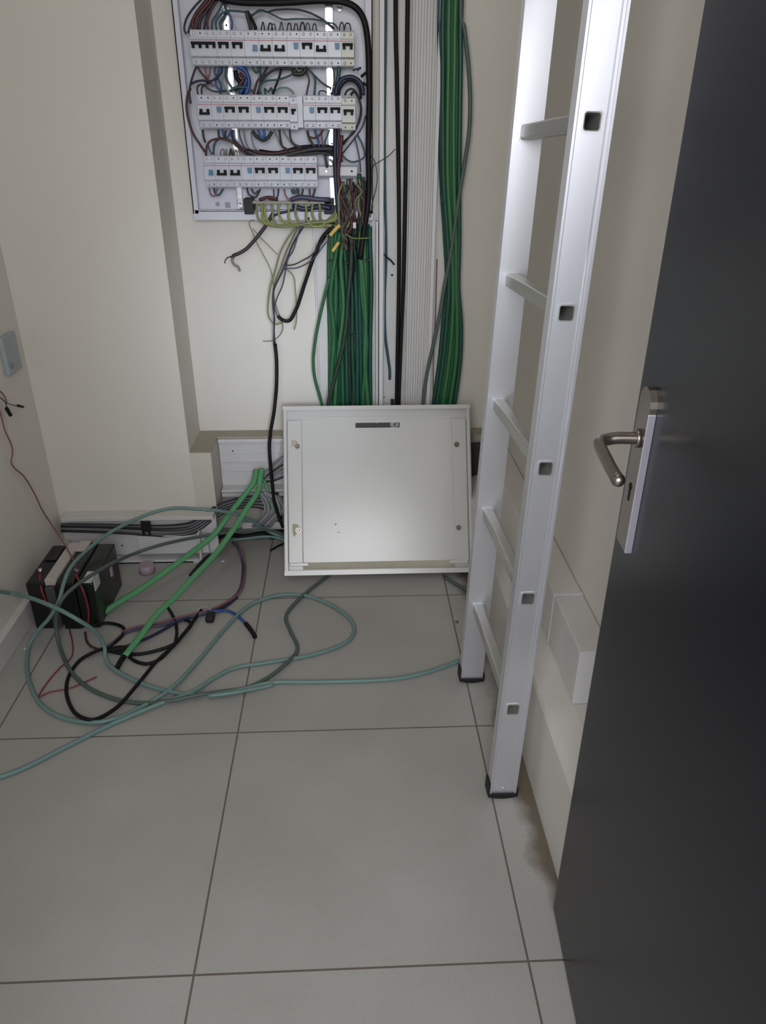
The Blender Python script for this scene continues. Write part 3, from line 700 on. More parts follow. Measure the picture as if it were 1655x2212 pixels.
# drops under row three
for i, (pts, r, m) in enumerate((
    ([(452, 406), (456, 420), (464, 423), (470, 408)], .0026, 'pink'), ([(462, 406), (466, 420), (474, 420), (482, 408)], .0034, 'tealw'),
    ([(534, 406), (538, 420), (552, 426), (560, 414), (562, 408)], .0030, 'dgrey'), ([(543, 408), (550, 418), (558, 412)], .0028, 'tealw'),
    ([(591, 408), (592, 422), (588, 432)], .0022, 'maroon'), ([(602, 408), (600, 424), (590, 432), (570, 426), (566, 434)], .0026, 'navy'),
    ([(614, 408), (618, 424), (628, 434)], .0026, 'pink'), ([(632, 408), (634, 416), (642, 412), (644, 408)], .0050, 'tealw'),
    ([(644, 408), (645, 420), (636, 430)], .0030, 'maroon'), ([(655, 408), (652, 422), (642, 430)], .0030, 'navy'),
    ([(669, 408), (670, 424), (668, 436)], .0030, 'maroon'), ([(681, 408), (678, 420), (672, 428)], .0030, 'navy'),
    ([(628, 432), (650, 426), (680, 430), (712, 432)], .0070, 'purple'), ([(632, 444), (660, 452), (690, 446), (716, 450)], .0070, 'navy'),
    ([(560, 432), (580, 426), (600, 432)], .0046, 'maroon'),
    ([(585, 470), (600, 462), (616, 458), (636, 452)], .0034, 'navy'))):
    bw(pts, r, m, 2.43 + 0.006 * (i % 2))
# ------------------------------------------------------------------ top-level runs around the board
def wc(pts, r, m, label, Y, **k):
    p3 = wpts(pts, Y)
    if pts[0][1] == -10: p3 = [Vector((p3[0].x, p3[0].y, 2.70)), Vector((p3[0].x, p3[0].y, 2.2))] + p3   # runs on up to the ceiling
    return cable(p3, r, m, label, **k)
wc([(440, -18), (500, 2), (560, 6), (620, 5), (690, 1), (740, 4), (768, 16), (785, 40), (793, 75), (796, 110), (797, 150), (798, 200), (797, 260), (796, 330), (797, 400), (794, 450), (786, 500), (778, 560)], .0085, 'black',
   'thick black cable arching over the board top and down its right edge', 2.42)
wc([(460, -14), (520, -2), (600, -4), (680, -6), (700, -20)], .0075, 'dgreen', 'dark green cable along the very top of the board', 2.43)
for i, pts in enumerate(([(724, 278), (724, 320), (724, 360), (726, 400), (730, 450), (738, 500)], [(731, 278), (734, 320), (738, 350)], [(738, 292), (735, 330), (730, 372), (734, 420), (742, 480)])):
    wc(pts, (.0060, .0045, .0060)[i], ('navy', 'maroon', 'maroon')[i], ('navy blue cable dropping down the right mounting upright of the board', 'short dark red cable beside the navy cable under row two', 'dark red cable dropping past the white bracket of the board')[i], (2.415, 2.42))
for i in range(7):
    x = 738 + i * 7
    wc([(x - 4, 385 + (i * 7) % 20), (x, 410), (x + (5 if i % 2 else -6), 440), (x + (3 if i % 2 else 1), 470), (x + (-5 if i % 2 else 6), 505), (x + 4, 540)], .0036 + .0005 * (i % 3),
       ('maroon', 'olive', 'dgrey', 'maroon', 'black', 'dgreen', 'ygd')[i], 'dark tangled wire in the knot at the lower right of the board', 2.425 + .006 * (i % 3), name='wire', cat='wire', group='wires in the knot at the lower right of the board')
for i, x in enumerate((778, 785, 790)):
    wc([(x - 2, 375 + i * 8), (x, 410), (x + 1, 450), (x, 500), (x - 2, 560), (x, 700), (x + 3, 880), (x + 2, 935)], .0068, ('green3', 'tealw', 'green3')[i], 'blue-green cable entering the board at its lower right corner', (2.435 + .006 * i, 2.462), group='blue-green cables at the board corner')
for i, (p0, p1) in enumerate((((718, 482), (720, 512)), ((722, 512), (728, 540)))):
    pass
wc([(735, 486), (724, 496), (713, 509)], .0060, 'yellow', 'upper yellow taped wire end below the board', 2.40, name='taped_wire_end', cat='wire end', sides=8)
wc([(732, 523), (726, 532), (718, 543)], .0055, 'yellow', 'lower yellow taped wire end below the board', 2.40, name='taped_wire_end', cat='wire end', sides=8)
wc([(745, 505), (762, 514), (780, 515), (797, 514)], .0016, 'yg', 'thin yellow-green wire crossing the top of the green bundle', 2.41, name='wire', cat='wire')
p = PY(766, 486, 2.405); MB().m(LABEL).box((p.x - .005, p.y - .003, p.z - .010), (p.x + .005, p.y + .003, p.z + .008), .002).build('cable_clip', label='small white plastic clip in the wire knot', cat='clip')

random.seed(11)
for i in range(16):
    x = 736 + 3.0 * i + random.uniform(-3, 3); pts = [(x, random.uniform(385, 430))]
    for k in range(4): pts.append((min(786, max(732, pts[-1][0] + random.uniform(-14, 14))), pts[-1][1] + random.uniform(14, 30)))
    wc(pts, random.choice((.0022, .003, .004)), random.choice(('maroon', 'olive', 'dgrey', 'dgreen', 'black', 'ygd', 'dgreen')), 'dark tangled wire in the knot at the lower right of the board', random.uniform(2.405, 2.43), name='wire', cat='wire', group='wires in the knot at the lower right of the board')

# earth wires: loops below the bar
xs = [556, 565, 574, 588, 604, 622, 640, 660, 676, 690]
for i, x in enumerate(xs):
    e = x + 46 + 10 * (i % 3)
    wc([(x, 440), (x - 2 + i % 2 * 4, 456), (x + 2, 472), (x + 14, 482 + (i % 4) * 2), (x + 40, 489 - (i % 3)), (min(700, x + 80), 488 - (i % 4) * 2), (712 + i % 4 * 3, 480 - i), (724 + i % 3 * 4, 468 - i)], .0036, 'yg' if i % 3 else 'ygd',
       'yellow-green earth wire looping under the earth bar', 2.425 - .004 * (i % 4), name='earth_wire', cat='wire', group='earth wires looping under the bar')
# loose ends hanging
wc([(590, 460), (578, 482), (563, 503), (549, 520), (533, 537), (517, 547), (505, 552), (502, 558)], .0055, 'dgrey', 'dark grey cable hanging left below the board with stripped ends', (2.44, 2.40), group=None)
wc([(504, 553), (493, 556), (487, 562), (486, 569)], .0018, 'dgrey', 'short curled stripped strand at the left cable end', 2.40, name='wire', cat='wire')
wc([(503, 555), (502, 565), (508, 573), (515, 577), (518, 586)], .0038, 'grey', 'flattened grey strand end hanging from the left cable', 2.40, name='wire', cat='wire')
wc([(550, 476), (541, 477), (539, 486), (545, 500), (552, 518), (566, 545), (584, 580), (590, 610), (594, 650), (606, 685), (618, 696)], .0016, 'ygd', 'thin yellow-green wire starting in a small hook left of the earth bar', 2.43, name='earth_wire', cat='wire')
wc([(546, 494), (560, 510), (580, 530), (600, 550)], .0014, 'ygd', 'short thin wire slanting right from under the earth bar', 2.435, name='wire', cat='wire')
wc([(640, 490), (622, 515), (606, 545), (596, 580), (590, 600), (584, 620), (580, 650), (580, 680), (592, 700), (610, 697)], .0028, 'ygd', 'yellow-green earth wire forming a long hanging loop', 2.42, name='earth_wire', cat='wire')
wc([(645, 488), (632, 515), (618, 545), (606, 580), (594, 610), (590, 640), (596, 672), (600, 684)], .0022, 'olive', 'olive grey wire hanging beside the long loop', 2.425, name='wire', cat='wire')
wc([(668, 470), (652, 495), (634, 525), (620, 560), (608, 590), (592, 625), (590, 655), (593, 690), (592, 715), (594, 742)], .0028, 'dgrey', 'dark grey wire from the earth bar running down into the black cable', 2.42, name='wire', cat='wire')
wc([(652, 480), (646, 500), (634, 540), (622, 560), (616, 590), (610, 618), (600, 640), (594, 660), (592, 690), (591, 742)], .0022, 'purple', 'violet grey wire hanging to the top of the black cable', 2.415, name='wire', cat='wire')
wc([(614, 578), (634, 596), (638, 625), (640, 650), (641, 690), (636, 712)], .0018, 'ygd', 'thin wire curving right and ending at a clipped tip', 2.43, name='wire', cat='wire')
wc([(610, 692), (611, 710), (606, 722), (596, 732), (582, 737), (568, 737)], .0016, 'olive', 'thin wire curling left across the top of the black cable', 2.425, name='wire', cat='wire')
wc([(616, 574), (636, 571), (655, 562), (672, 552), (690, 532), (706, 510)], .0022, 'dgrey', 'upper grey wire bridging from the hanging wires to the yellow taped end', 2.405, name='wire', cat='wire')
wc([(616, 580), (640, 579), (662, 570), (680, 556), (698, 532), (716, 512)], .0020, 'purple', 'lower violet wire bridging from the hanging wires to the yellow taped end', 2.40, name='wire', cat='wire')
p = PY(615, 577, 2.41); MB().m(CAB['purple']).ball(p, .008, .8, .7, 1.1).build('wire_joint', label='small violet-grey wire joint where the bridging wires meet', cat='wire joint')
wc([(722, 488), (706, 502), (695, 516), (685, 540), (677, 558), (672, 572), (664, 596), (656, 620), (645, 655), (636, 676), (626, 692), (612, 692), (600, 683)], .0058, 'black', 'black cable curving down left from the wire knot to a bent tip', (2.42, 2.42))
wc([(594, 742), (597, 770), (598, 800), (597, 840), (592, 890), (585, 930), (582, 965), (584, 1000), (588, 1040), (592, 1080), (602, 1115), (612, 1140)], .0060, 'black', 'black cable hanging from the board to the floor left of the leaning cover', (2.44, 2.34))

# ------------------------------------------------------------------ green bundle below the board
random.seed(3)
GL = 'green cable in the thick bundle hanging between the board and the leaning cover'
tops = [712, 718, 724, 730, 736, 743, 750, 757, 765, 772, 780, 787, 794, 799]
bots = [713, 719, 727, 733, 741, 750, 756, 766, 772, 779, 781, 789, 796, 800]
for i, (a, b) in enumerate(zip(tops, bots)):
    m1_ = a + (b - a) * .35 + random.uniform(-4, 4); m2_ = a + (b - a) * .7 + random.uniform(-3, 3)
    col = ('green', 'green2', 'green', 'green3', 'green', 'green3', 'dgreen', 'green3', 'green3', 'green3', 'green2', 'green2', 'green', 'green3')[i]
    wc([(a + 8 if a < 740 else a, 480 + (i * 5) % 14), (a, 520), (m1_, 620), (m2_, 740), (b, 860), (b, 935)], .0070, col, GL, 2.476 - .012 * (i % 3), group='green cables in the bundle below the board')
for i, pts in enumerate(([(735, 500), (724, 560), (714, 640), (722, 720), (716, 820), (714, 935)], [(748, 500), (736, 560), (742, 660), (732, 760), (724, 860), (722, 935)], [(776, 500), (782, 580), (790, 680), (788, 780), (796, 880), (797, 935)], [(770, 500), (778, 560), (782, 640), (792, 740), (784, 860), (784, 935)])):
    wc(pts, .0068, ('green', 'green2', 'green2', 'green')[i], GL, 2.438, group='green cables in the bundle below the board')
wc([(760, 510), (758, 580), (752, 640), (748, 700), (738, 760), (722, 820), (711, 865), (706, 900)], .0072, 'dgreen', 'blackish cable slanting down left across the green bundle', (2.43, 2.425))
wc([(756, 505), (762, 560), (766, 610), (764, 660)], .0070, 'black', 'short black cable at the top middle of the green bundle', (2.43, 2.47))
wc([(712, 600), (704, 630), (692, 680), (682, 730), (677, 780), (681, 820), (692, 860), (700, 895)], .0050, 'green', 'single green cable bowing out left of the bundle', 2.44)
for (x, y) in ((714, 563), (748, 568), (795, 562), (765, 725)):
    p = PY(x, y, 2.425); MB().m(RUB).box((p.x - .007, p.y - .003, p.z - .004), (p.x + .007, p.y + .003, p.z + .004), .002).build('cable_tie', label='short black cable tie around the green bundle', cat='cable tie', group='black ties on the green bundle')

# cables in the open trunking
wc([(833, -10), (832, 120), (830, 300), (832, 450), (834, 550), (831, 640), (832, 720), (838, 770), (842, 800), (842, 820)], .0045, 'tealw', 'thin petrol cable at the left of the open trunking', (2.465, 2.485))
wc([(830, 549), (836, 556), (845, 563), (852, 572)], .0026, 'black', 'black tie end sticking out beside the thin petrol cable', 2.46, name='cable_tie', cat='cable tie')
wc([(855, -10), (857, 150), (860, 300), (862, 450), (862, 600), (859, 750), (857, 860), (856, 930)], .0062, 'black', 'left one of two black cables in the open trunking', 2.468)
wc([(881, -10), (879, 150), (877, 300), (875, 450), (872, 600), (866, 750), (862, 860), (861, 930)], .0062, 'black', 'right one of two black cables in the open trunking', 2.462)
wc([(854, 322), (838, 338), (818, 350), (806, 360), (800, 380), (797, 400)], .0013, 'dgrey', 'hair-thin grey wire crossing from the board to the trunking', 2.44, name='wire', cat='wire')
wc([(800, 335), (810, 350), (815, 380), (812, 410), (804, 440), (800, 470)], .0013, 'dgrey', 'thin grey wire looping off the right edge of the board', 2.44, name='wire', cat='wire')
p = PY(848, 868, 2.46); MB().m(RUB).box((p.x - .006, p.y - .004, p.z - .016), (p.x + .006, p.y + .004, p.z + .010), .002).build('cable_clip', label='small black clip at the foot of the black trunking cables', cat='clip')

# green bundle at the right of the trunking
G2 = 'green cable in the long bundle to the right of the open trunking'
dat = [[951, 951, 952, 955, 963, 966, 958, 950, 938, 930], [958, 957, 957, 959, 968, 970, 965, 957, 945, 937], [964, 962, 961, 963, 972, 974, 970, 963, 951, 944],
       [971, 969, 967, 968, 976, 979, 977, 970, 958, 951], [978, 976, 974, 975, 981, 983, 982, 977, 964, 956], [985, 982, 980, 981, 985, 986, 988, 985, 973, 963],
       [991, 988, 987, 987, 989, 989, 993, 991, 979, 968], [997, 995, 993, 992, 992, 990, 996, 994, 983, 970]]
ys = [-10, 140, 280, 400, 530, 620, 700, 780, 865, 930]
for i, d in enumerate(dat):
    col = ('green3', 'green3', 'green', 'green2', 'green', 'green2', 'green2', 'green3')[i]
    wc([(x, y) for x, y in zip(d, ys)], .0075, col, G2, 2.47 - .012 * (i % 2), group='green cables in the bundle right of the trunking')
wc([(948, -10), (950, 60), (954, 140), (958, 220), (964, 300), (958, 400), (954, 440)], .0035, 'tealw', 'dark petrol cable along the left edge of the right green bundle', 2.46)
wc([(996, -10), (1003, 60), (1011, 130), (1016, 210), (1014, 280), (1006, 340), (996, 400), (988, 450), (975, 540), (960, 620), (950, 680), (935, 750), (922, 810), (914, 870), (911, 930)], .0060, 'dteal', 'grey-green cable bowing out right of the bundle then crossing left to the cover', (2.455, 2.45))
wc([(944, 560), (942, 640), (940, 700), (936, 800), (936, 900)], .0018, 'pink', 'thin brownish wire beside the right green bundle', 2.49, name='wire', cat='wire')

# ------------------------------------------------------------------ things in and around the recess
for i in range(9):
    o_ = i * 3.2
    z = [(132, 1133 + o_ * .55), (220, 1134 + o_ * .6), (300, 1136 + o_ * .7), (360, 1136 + o_ * .9), (410, 1130 + o_ * .9), (440, 1112 + o_), (470, 1092 + o_ * .9), (510, 1078 + o_ * .8), (560, 1070 + o_), (602, 1066 + o_ * 2)]
    yl = [2.272 - .003 * (i % 3)] * 4 + [2.268, 2.275, 2.31, 2.34, 2.37, 2.385]
    cable([PY(a, b, y) for (a, b), y in zip(z, yl)], .0045, ('dgrey', 'grey', 'dgrey', 'grey')[i % 4], 'grey data cable in the bundle running from the floor trunking into the recess', group='grey data cables in the floor trunking')
for i in range(13):
    o_ = i * 3.6
    cable(wpts([(556 + o_ * .5, 1064), (566 + o_, 1078), (573 + o_ * 1.1, 1096 + (i % 3) * 3), (566 + o_ * .8, 1118), (545 + o_ * .9, 1138)], 2.372 - .005 * (i % 3)), .0045, ('lgrey', 'grey')[i % 2],
          'pale grey data cable hanging in a loop out of the recess shelf', group='pale grey cables looping out of the recess')
for i in range(6):
    cable(wpts([(612, 985 + i * 9), (598, 996 + i * 8), (584, 1010 + i * 6), (570, 1026 + i * 3), (562, 1044)], (2.425, 2.40)), .0036, ('grey', 'lgrey', 'dgrey')[i % 3], 'grey data cable fanning out of the recess beside the black cable', group='grey cables fanning in the recess')
q = MB().m(RUB); p = PY(316, 1134, 2.262); q.box((p.x - .016, 2.250, p.z - .022), (p.x + .016, 2.262, p.z + .022), .004); q.box((p.x - .013, 2.248, p.z - .034), (p.x - .007, 2.254, p.z - .02)); q.box((p.x + .007, 2.248, p.z - .034), (p.x + .013, 2.254, p.z - .02))
q.build('cable_clamp', label='black clamp around the grey cables in the floor trunking', cat='clamp')
# dark connectors heap beside the cover
q = MB().m(RUB); a = PZ(600, 1150, .02)
for k in range(4): q.box((a.x - .030 + .014 * k, a.y - .02 + .006 * (k % 2), .0), (a.x - .010 + .014 * k, a.y + .02, .060 + .014 * (k % 3)), .004)
cable(fpts([(448, 1166, .012), (490, 1156, .012), (530, 1158, .010), (575, 1152, .012), (615, 1160, .012)], .01), .0085, 'black', 'thick black cable added for the dark shade on the floor along the foot of the recess')  # cable added to darken the shaded floor at the recess foot
q.build('black_connector', label='dark lump of black connectors on the floor left of the cover', cat='connector')
cable(fpts([(620, 1172, .006), (604, 1178, .006), (590, 1186, .006), (584, 1189, .006)], .006), .0035, 'black', 'short black wire end peeking out left of the cover', name='wire', cat='wire')
q = MB().m(RUB); a = PZ(425, 1238, 0)
q.tube([(a.x - .012, a.y - .03, .008), (a.x, a.y, .014), (a.x + .012, a.y + .05, .012), (a.x + .03, a.y + .10, .010)], .010, sub=4, flat=.7)
q.build('black_rag', label='dark crumpled scrap on the floor under the green straps', cat='scrap')
# clear plastic bits & trunking offcut
p = PY(430, 1150, 2.255); MB().m(PVC).box((p.x - .004, 2.235, .015), (p.x + .004, 2.26, .12), .002).box((p.x - .028, 2.238, .0), (p.x + .018, 2.262, .012), .002).build('trunking_end_piece', label='white plastic end piece at the right end of the floor trunking', cat='trunking piece')
a = PZ(316, 1240, 0)
MB().m(LILAC).cyl((a.x, a.y + .015, 0.0), (a.x, a.y + .015, .030), .028, 20, r2=.024).build('plastic_cap', label='small lilac plastic cap on the floor before the floor trunking', cat='cap')
for (x, y) in ((482, 1213), (56, 1403)):
    a = PZ(x, y, 0); MB().m(LABEL).box((a.x - .006, a.y - .003, 0), (a.x + .005, a.y + .004, .004), .001).build('plaster_crumb', label='tiny white crumb on the floor' + (' near the blue cable' if x > 300 else ' beside the left skirting'), cat='crumb')
a = PZ(987, 1345, 0); MB().m(CAB['olive']).ball((a.x, a.y, .003), .006, 1, 1, .4).build('mud_crumb', label='small brown crumb on the floor left of the ladder', cat='crumb')

# light green flat straps
def mix3(pts, Y0, zend, zlift=None):
    """run that starts on the plane Y0 and comes down to the floor at its last point"""
    end = PZ(pts[-1][0], pts[-1][1], zend); n = len(pts)
    L = [0]
    for a, b in zip(pts, pts[1:]): L.append(L[-1] + math.hypot(b[0] - a[0], b[1] - a[1]))
    return [PY(p[0], p[1], Y0 + (end.y - Y0) * (l / L[-1])) for p, l in zip(pts, L)]
cable(mix3([(553, 1014), (551, 1030), (543, 1050), (507, 1096), (483, 1128), (458, 1159), (405, 1200), (350, 1240), (300, 1275), (259, 1299), (222, 1324)], 2.39, .015), .0100, 'strap', 'light green flat cable ending at the black battery, left of two', flat=.45)
cable(mix3([(566, 1012), (562, 1032), (557, 1062), (530, 1103), (509, 1136), (489, 1165), (462, 1200), (424, 1240), (378, 1290), (338, 1328), (300, 1378), (270, 1416)], 2.38, .015), .0100, 'strap', 'light green flat cable ending in a black tip on the floor, right of two', flat=.45)
cable(fpts([(271, 1414, .012), (262, 1426, .010), (252, 1444, .008)], .01), .0075, 'black', 'black tip of the light green flat cable on the floor', name='cable_end', cat='cable end')
cable(wpts([(566, 1032), (576, 1050), (581, 1070), (588, 1095)], (2.40, 2.36)), .0060, 'strap', 'short green cable dropping behind the two flat green cables')

# ------------------------------------------------------------------ long teal cables across the floor
cable([PX(-40, 1268, -.985), PX(0, 1278, -.982), PX(30, 1283, -.972)] + fpts([(70, 1293, .180), (120, 1313, .185), (165, 1337, .17), (205, 1364, .10), (225, 1395, .04), (229, 1425, .012), (250, 1448, .010), (300, 1474, .008), (367, 1494, .008), (425, 1501, .008), (483, 1497, .008), (532, 1487, .008), (590, 1474, .007), (680, 1473, .006), (800, 1470, .006), (870, 1464, .006), (930, 1450, .006), (997, 1425, .006), (1060, 1392, .006)], .006), .0058, 'teal',
      'teal cable from the left wall over the battery and across the floor to the ladder')
cable([PY(x, y, Y) for x, y, Y in ((622, 1160, 2.34), (600, 1156, 2.33), (570, 1142, 2.33), (548, 1128, 2.31), (525, 1117, 2.29), (498, 1108, 2.27), (461, 1102, 2.24), (420, 1099, 2.23), (371, 1098, 2.21), (319, 1111, 2.19), (272, 1132, 2.15), (225, 1159, 2.08), (181, 1195, 2.00), (152, 1227, 1.90), (137, 1263, 1.84))]
      + [PZ(x, y, z) for x, y, z in ((127, 1300, .15), (108, 1333, .10), (83, 1362, .05), (63, 1395, .012), (58, 1440, .007), (66, 1480, .006), (85, 1518, .006), (120, 1544, .006), (165, 1558, .006), (215, 1560, .010), (265, 1547, .006), (310, 1525, .006), (352, 1500, .012), (387, 1472, .010), (435, 1419, .006), (483, 1361, .006), (532, 1313, .006), (580, 1291, .006), (628, 1284, .007), (677, 1291, .006), (725, 1313, .006), (757, 1338, .006), (765, 1365, .006), (744, 1390, .006), (677, 1414, .006), (580, 1431, .006), (507, 1443, .006), (459, 1467, .006), (416, 1494, .010), (338, 1523, .010), (242, 1564, .006), (145, 1612, .006), (48, 1661, .006), (-30, 1688, .006))], .0058, 'teal',
      'long teal cable arching over the battery and coiling across the floor in big loops')
cable([PY(x, y, Y) for x, y, Y in ((622, 1158, 2.33), (590, 1147, 2.31), (561, 1144, 2.29), (525, 1146, 2.27), (471, 1153, 2.24), (434, 1159, 2.22), (390, 1167, 2.18), (337, 1180, 2.12), (290, 1196, 2.08))]
      + [PZ(x, y, z) for x, y, z in ((250, 1213, .172), (220, 1229, .178), (181, 1253, .182), (148, 1279, .172), (128, 1305, .15), (121, 1335, .09), (124, 1375, .03), (135, 1414, .007), (155, 1453, .006), (193, 1487, .006), (251, 1511, .006), (309, 1519, .007), (367, 1514, .012), (425, 1502, .014), (480, 1494, .008), (532, 1486, .006), (580, 1463, .006), (623, 1429, .010), (643, 1400, .006), (626, 1360, .006), (619, 1327, .006), (657, 1284, .008), (701, 1250, .0058), (730, 1228, .0058))], .0056, 'dteal',
      'grey-teal cable over the battery, looping on the floor and passing under the leaning cover')
cable([PY(x, y, 2.33) for x, y in ((500, 1166), (534, 1163), (570, 1159), (597, 1161), (624, 1170))], .0048, 'teal', 'bright short teal cable close to the floor left of the cover')
cable(fpts([(450, 1503, .012), (500, 1497, .012), (560, 1486, .007), (590, 1479, .006)], .006), .0055, 'teal', 'short teal cable end alongside the crossing teal cables')
cable(fpts([(960, 1246, .006), (985, 1262, .006), (1012, 1277, .006), (1040, 1290, .006)], .006), .0058, 'dteal', 'dark teal cable end showing under the right corner of the cover')

# black flex and coloured leads
cable(fpts([(200, 1350, .020), (233, 1346, .008), (260, 1352, .006), (269, 1363, .006), (257, 1380, .006), (233, 1397, .008), (205, 1408, .010), (172, 1427, .005), (148, 1462, .005), (144, 1500, .005), (160, 1538, .008), (189, 1554, .016), (217, 1550, .010), (256, 1525, .010), (290, 1487, .018), (314, 1458, .005), (338, 1429, .005), (377, 1393, .008), (411, 1351, .010), (435, 1318, .010)], .005), .0050, 'black', 'black flex making a large loop on the floor in front of the battery')
cable(fpts([(363, 1312, .005), (377, 1338, .010), (382, 1365, .005), (377, 1394, .012)], .005), .0046, 'black', 'short black flex crossing under the blue and violet leads')
cable(fpts([(217, 1402, .010), (260, 1411, .006), (300, 1413, .005), (340, 1405, .005), (377, 1391, .010), (395, 1371, .012), (413, 1350, .010), (406, 1341, .010), (400, 1340, .008)], .005), .0050, 'black', 'black flex curving right under the green flat cable')
cable(fpts([(278, 1418, .006), (294, 1429, .005), (318, 1434, .005), (345, 1424, .005), (370, 1400, .006), (400, 1366, .014), (430, 1324, .012)], .005), .0050, 'black', 'lower black flex of the tangle, bowing towards the door')
bl = [PY(503, 1172, 2.30), PY(514, 1184, 2.27)]
cable(bl + fpts([(524, 1215, .006), (524, 1245, .006), (519, 1271, .006), (503, 1292, .006), (475, 1310, .008), (456, 1320, .012), (430, 1328, .012), (393, 1337, .010), (353, 1350, .010), (313, 1356, .012), (273, 1366, .006), (244, 1389, .008), (225, 1402, .010)], .006), .0046, 'purple', 'violet lead curving down from the recess and along the floor to the battery')
cable([PY(512, 1174, 2.30), PY(520, 1186, 2.27)] + fpts([(529, 1216, .010), (528, 1246, .010), (522, 1272, .010), (506, 1291, .010), (478, 1307, .012), (452, 1318, .014), (428, 1324, .014), (393, 1332, .012), (340, 1346, .012), (292, 1355, .010), (262, 1366, .008)], .008), .0034, 'pink', 'dull red lead lying along the violet lead')
cable(fpts([(512, 1290, .006), (490, 1308, .006), (462, 1322, .010), (420, 1331, .010), (380, 1345, .010), (340, 1368, .006), (300, 1386, .006), (262, 1399, .008), (228, 1402, .012)], .006), .0044, 'navy', 'dark blue lead below the violet lead on the floor')
cable(fpts([(450, 1322, .014), (470, 1320, .012), (490, 1319, .006), (507, 1326, .005), (522, 1338, .005), (534, 1351, .005)], .006), .0044, 'blue', 'bright blue lead bending right towards the tile joint')
cable(fpts([(531, 1347, .006), (540, 1358, .007), (547, 1368, .007), (551, 1376, .006)], .006), .0070, 'black', 'black insulated tip at the end of the bright blue lead', name='cable_end', cat='cable end')
q = MB().m(RUB); a = PZ(455, 1340, .0); q.box((a.x - .013, a.y - .018, 0), (a.x + .013, a.y + .020, .022), .006); q.build('black_plug', label='small black plug lying beside the blue lead on the floor', cat='plug')
cable(fpts([(424, 1318, .020), (436, 1312, .026), (447, 1311, .028), (456, 1318, .02)], .02), .0022, 'lgrey', 'small loop of clear tie holding the leads together', name='cable_tie', cat='cable tie')
cable(fpts([(232, 1402, .012), (244, 1402, .012), (262, 1400, .012), (285, 1404, .009)], .01), .0100, 'black', 'thick black taped joint in the middle of the floor tangle', name='cable_joint', cat='cable joint', flat=.6)
cable(fpts([(184, 1366, .012), (187, 1384, .008), (196, 1396, .008), (212, 1402, .008)], .008), .0034, 'maroon', 'dark red lead leaving the battery towards the taped joint')
cable(fpts([(150, 1360, .006), (157, 1392, .004), (154, 1420, .004), (128, 1444, .004), (104, 1472, .004), (84, 1504, .004), (108, 1495, .004), (150, 1487, .004), (182, 1474, .004), (209, 1462, .004)], .004), .0020, 'red', 'thin red wire folded in a sharp corner on the floor', name='wire', cat='wire')

# ------------------------------------------------------------------ left wall details
t = thing('wall_socket', (-0.995, 2.20, 0.69), 'pale grey socket box on the left wall at the photo edge', 'socket')
part(MB().m(mat('grey_socket', (160, 168, 174), .4)).box((-1.0, 2.142, 0.70), (-0.985, 2.235, 0.81), .004), 'box', t)
part(MB().m(mat('grey_socket_face', (138, 142, 150), .5)).ball((-0.984, 2.165, 0.725), .010, .3, 1, 1), 'knockout', t)
cable([PX(x, y, -.992) for x, y in ((-15, 838), (0, 845), (9, 856), (14, 868))], .0022, 'pink', 'pair of faded red wires coming out of the left wall', name='wire', cat='wire')
cable([PX(x, y, -.990) for x, y in ((-12, 850), (2, 860), (12, 870), (14, 878), (17, 884))], .0016, 'dgrey', 'thin wire holding the larger black connector on the left wall', name='wire', cat='wire')
cable([PX(x, y, -.988) for x, y in ((14, 870), (24, 874), (38, 877))], .0013, 'dgrey', 'thin wire holding the smaller black connector on the left wall', name='wire', cat='wire')
cable([PX(x, y, -.986) for x, y in ((14, 882), (23, 897))], .0055, 'black', 'larger black wire connector hanging on the left wall', name='wire_connector', cat='connector', sub=1)
cable([PX(x, y, -.986) for x, y in ((38, 876), (50, 879))], .0038, 'black', 'smaller black wire connector on the left wall', name='wire_connector', cat='connector', sub=1)
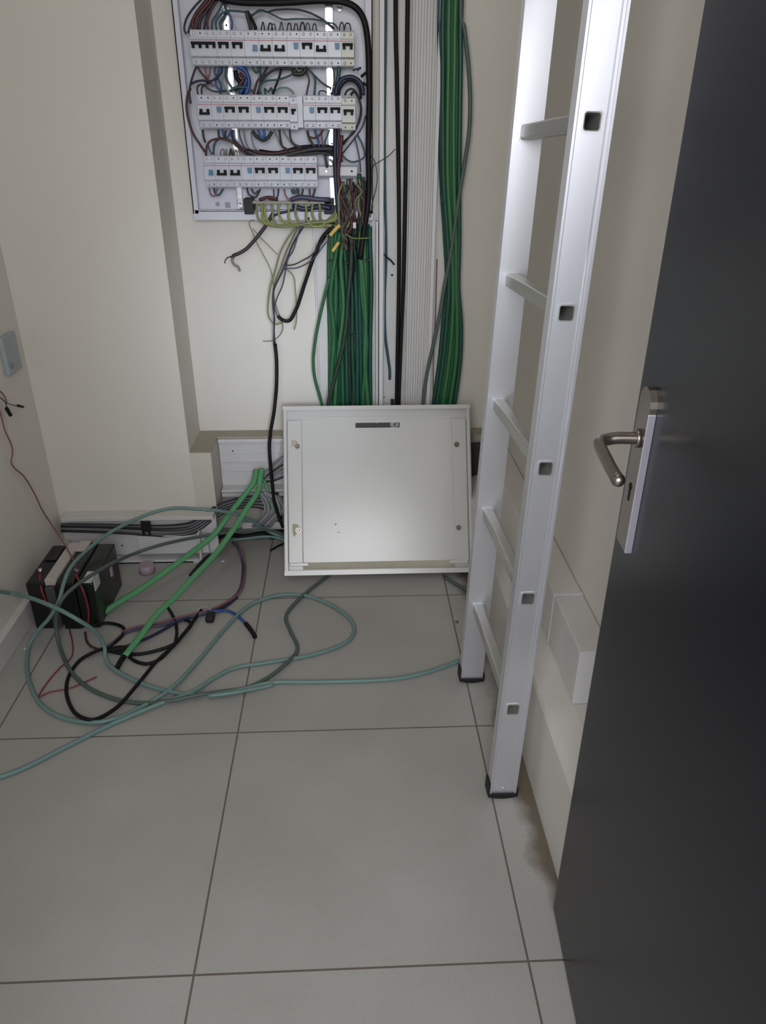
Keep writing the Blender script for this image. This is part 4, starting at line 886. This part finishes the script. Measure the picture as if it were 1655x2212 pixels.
cable([PX(x, y, -.990) for x, y in ((-10, 868), (0, 890), (10, 928), (24, 960), (27, 980), (24, 998), (32, 1012), (52, 1030), (74, 1066), (90, 1100), (108, 1128))]
      + [PZ(x, y, z) for x, y, z in ((128, 1158, .185), (145, 1185, .175), (160, 1214, .175), (166, 1236, .180))], .0022, 'pink', 'thin reddish wire running down the left wall onto the battery', name='wire', cat='wire')

# ------------------------------------------------------------------ battery pack by the left wall
t = thing('battery_pack', (-0.857, 1.98, 0), 'black battery pack with red leads and a white foam strip, against the left wall', 'battery')
part(MB().m(BLK).box((-0.955, 1.872, 0.0), (-0.902, 2.10, 0.160), .004), 'battery_case', t)
part(MB().m(BLK).box((-0.868, 1.866, 0.0), (-0.815, 2.115, 0.162), .004).m(BLKG).box((-0.815, 1.870, 0.0), (-0.762, 2.11, 0.158), .005), 'battery_case', t)
part(MB().m(FOAM).box((-0.902, 1.880, 0.01), (-0.868, 2.10, 0.168), .002).box((-0.868, 2.05, 0.162), (-0.835, 2.11, 0.170), .002), 'foam_strip', t)
part(MB().m(BLK).box((-0.945, 2.0, 0.160), (-0.91, 2.09, 0.164), .001), 'lid', t)
for k, (x, y) in enumerate(((87, 1233), (166, 1233))):
    a = PZ(x, y, .168)
    tm = part(MB().m(STEEL).cyl((a.x, a.y, .158), (a.x, a.y, .175), .0055, 12), 'terminal', t)
    pts = ([(87, 1238, .168), (86, 1252, .160), (90, 1275), (97, 1292), (101, 1312)] if k == 0 else [(163, 1240, .170), (168, 1250, .160), (178, 1272), (186, 1295), (192, 1325), (190, 1345)])
    P3 = []
    for p in pts: P3.append(PZ(p[0], p[1], p[2]) if len(p) > 2 else PY(p[0], p[1], 1.862))
    part(MB().m(CAB['red']).tube(P3, .0030, sides=8, sub=4), 'red_lead', t, label='red lead down the front')
a = PZ(243, 1235, .10); part(MB().m(LILAC).box((-0.765, a.y - .008, .085), (-0.757, a.y + .008, .115), .002), 'terminal_cover', t, label='pinkish cover on the side')
a = PZ(196, 1256, .158); part(MB().m(LABEL).box((-0.795, 1.872, .1585), (-0.765, 1.935, .1605)).box((-0.7625, 1.88, .125), (-0.760, 1.925, .1605)), 'label', t, label='white label folded over the edge')
part(MB().m(mat('grey_foam', (74, 72, 74), .6)).box((-0.898, 1.862, 0.012), (-0.872, 1.880, 0.150), .002), 'foam_front', t)  # darker grey front of the foam strip
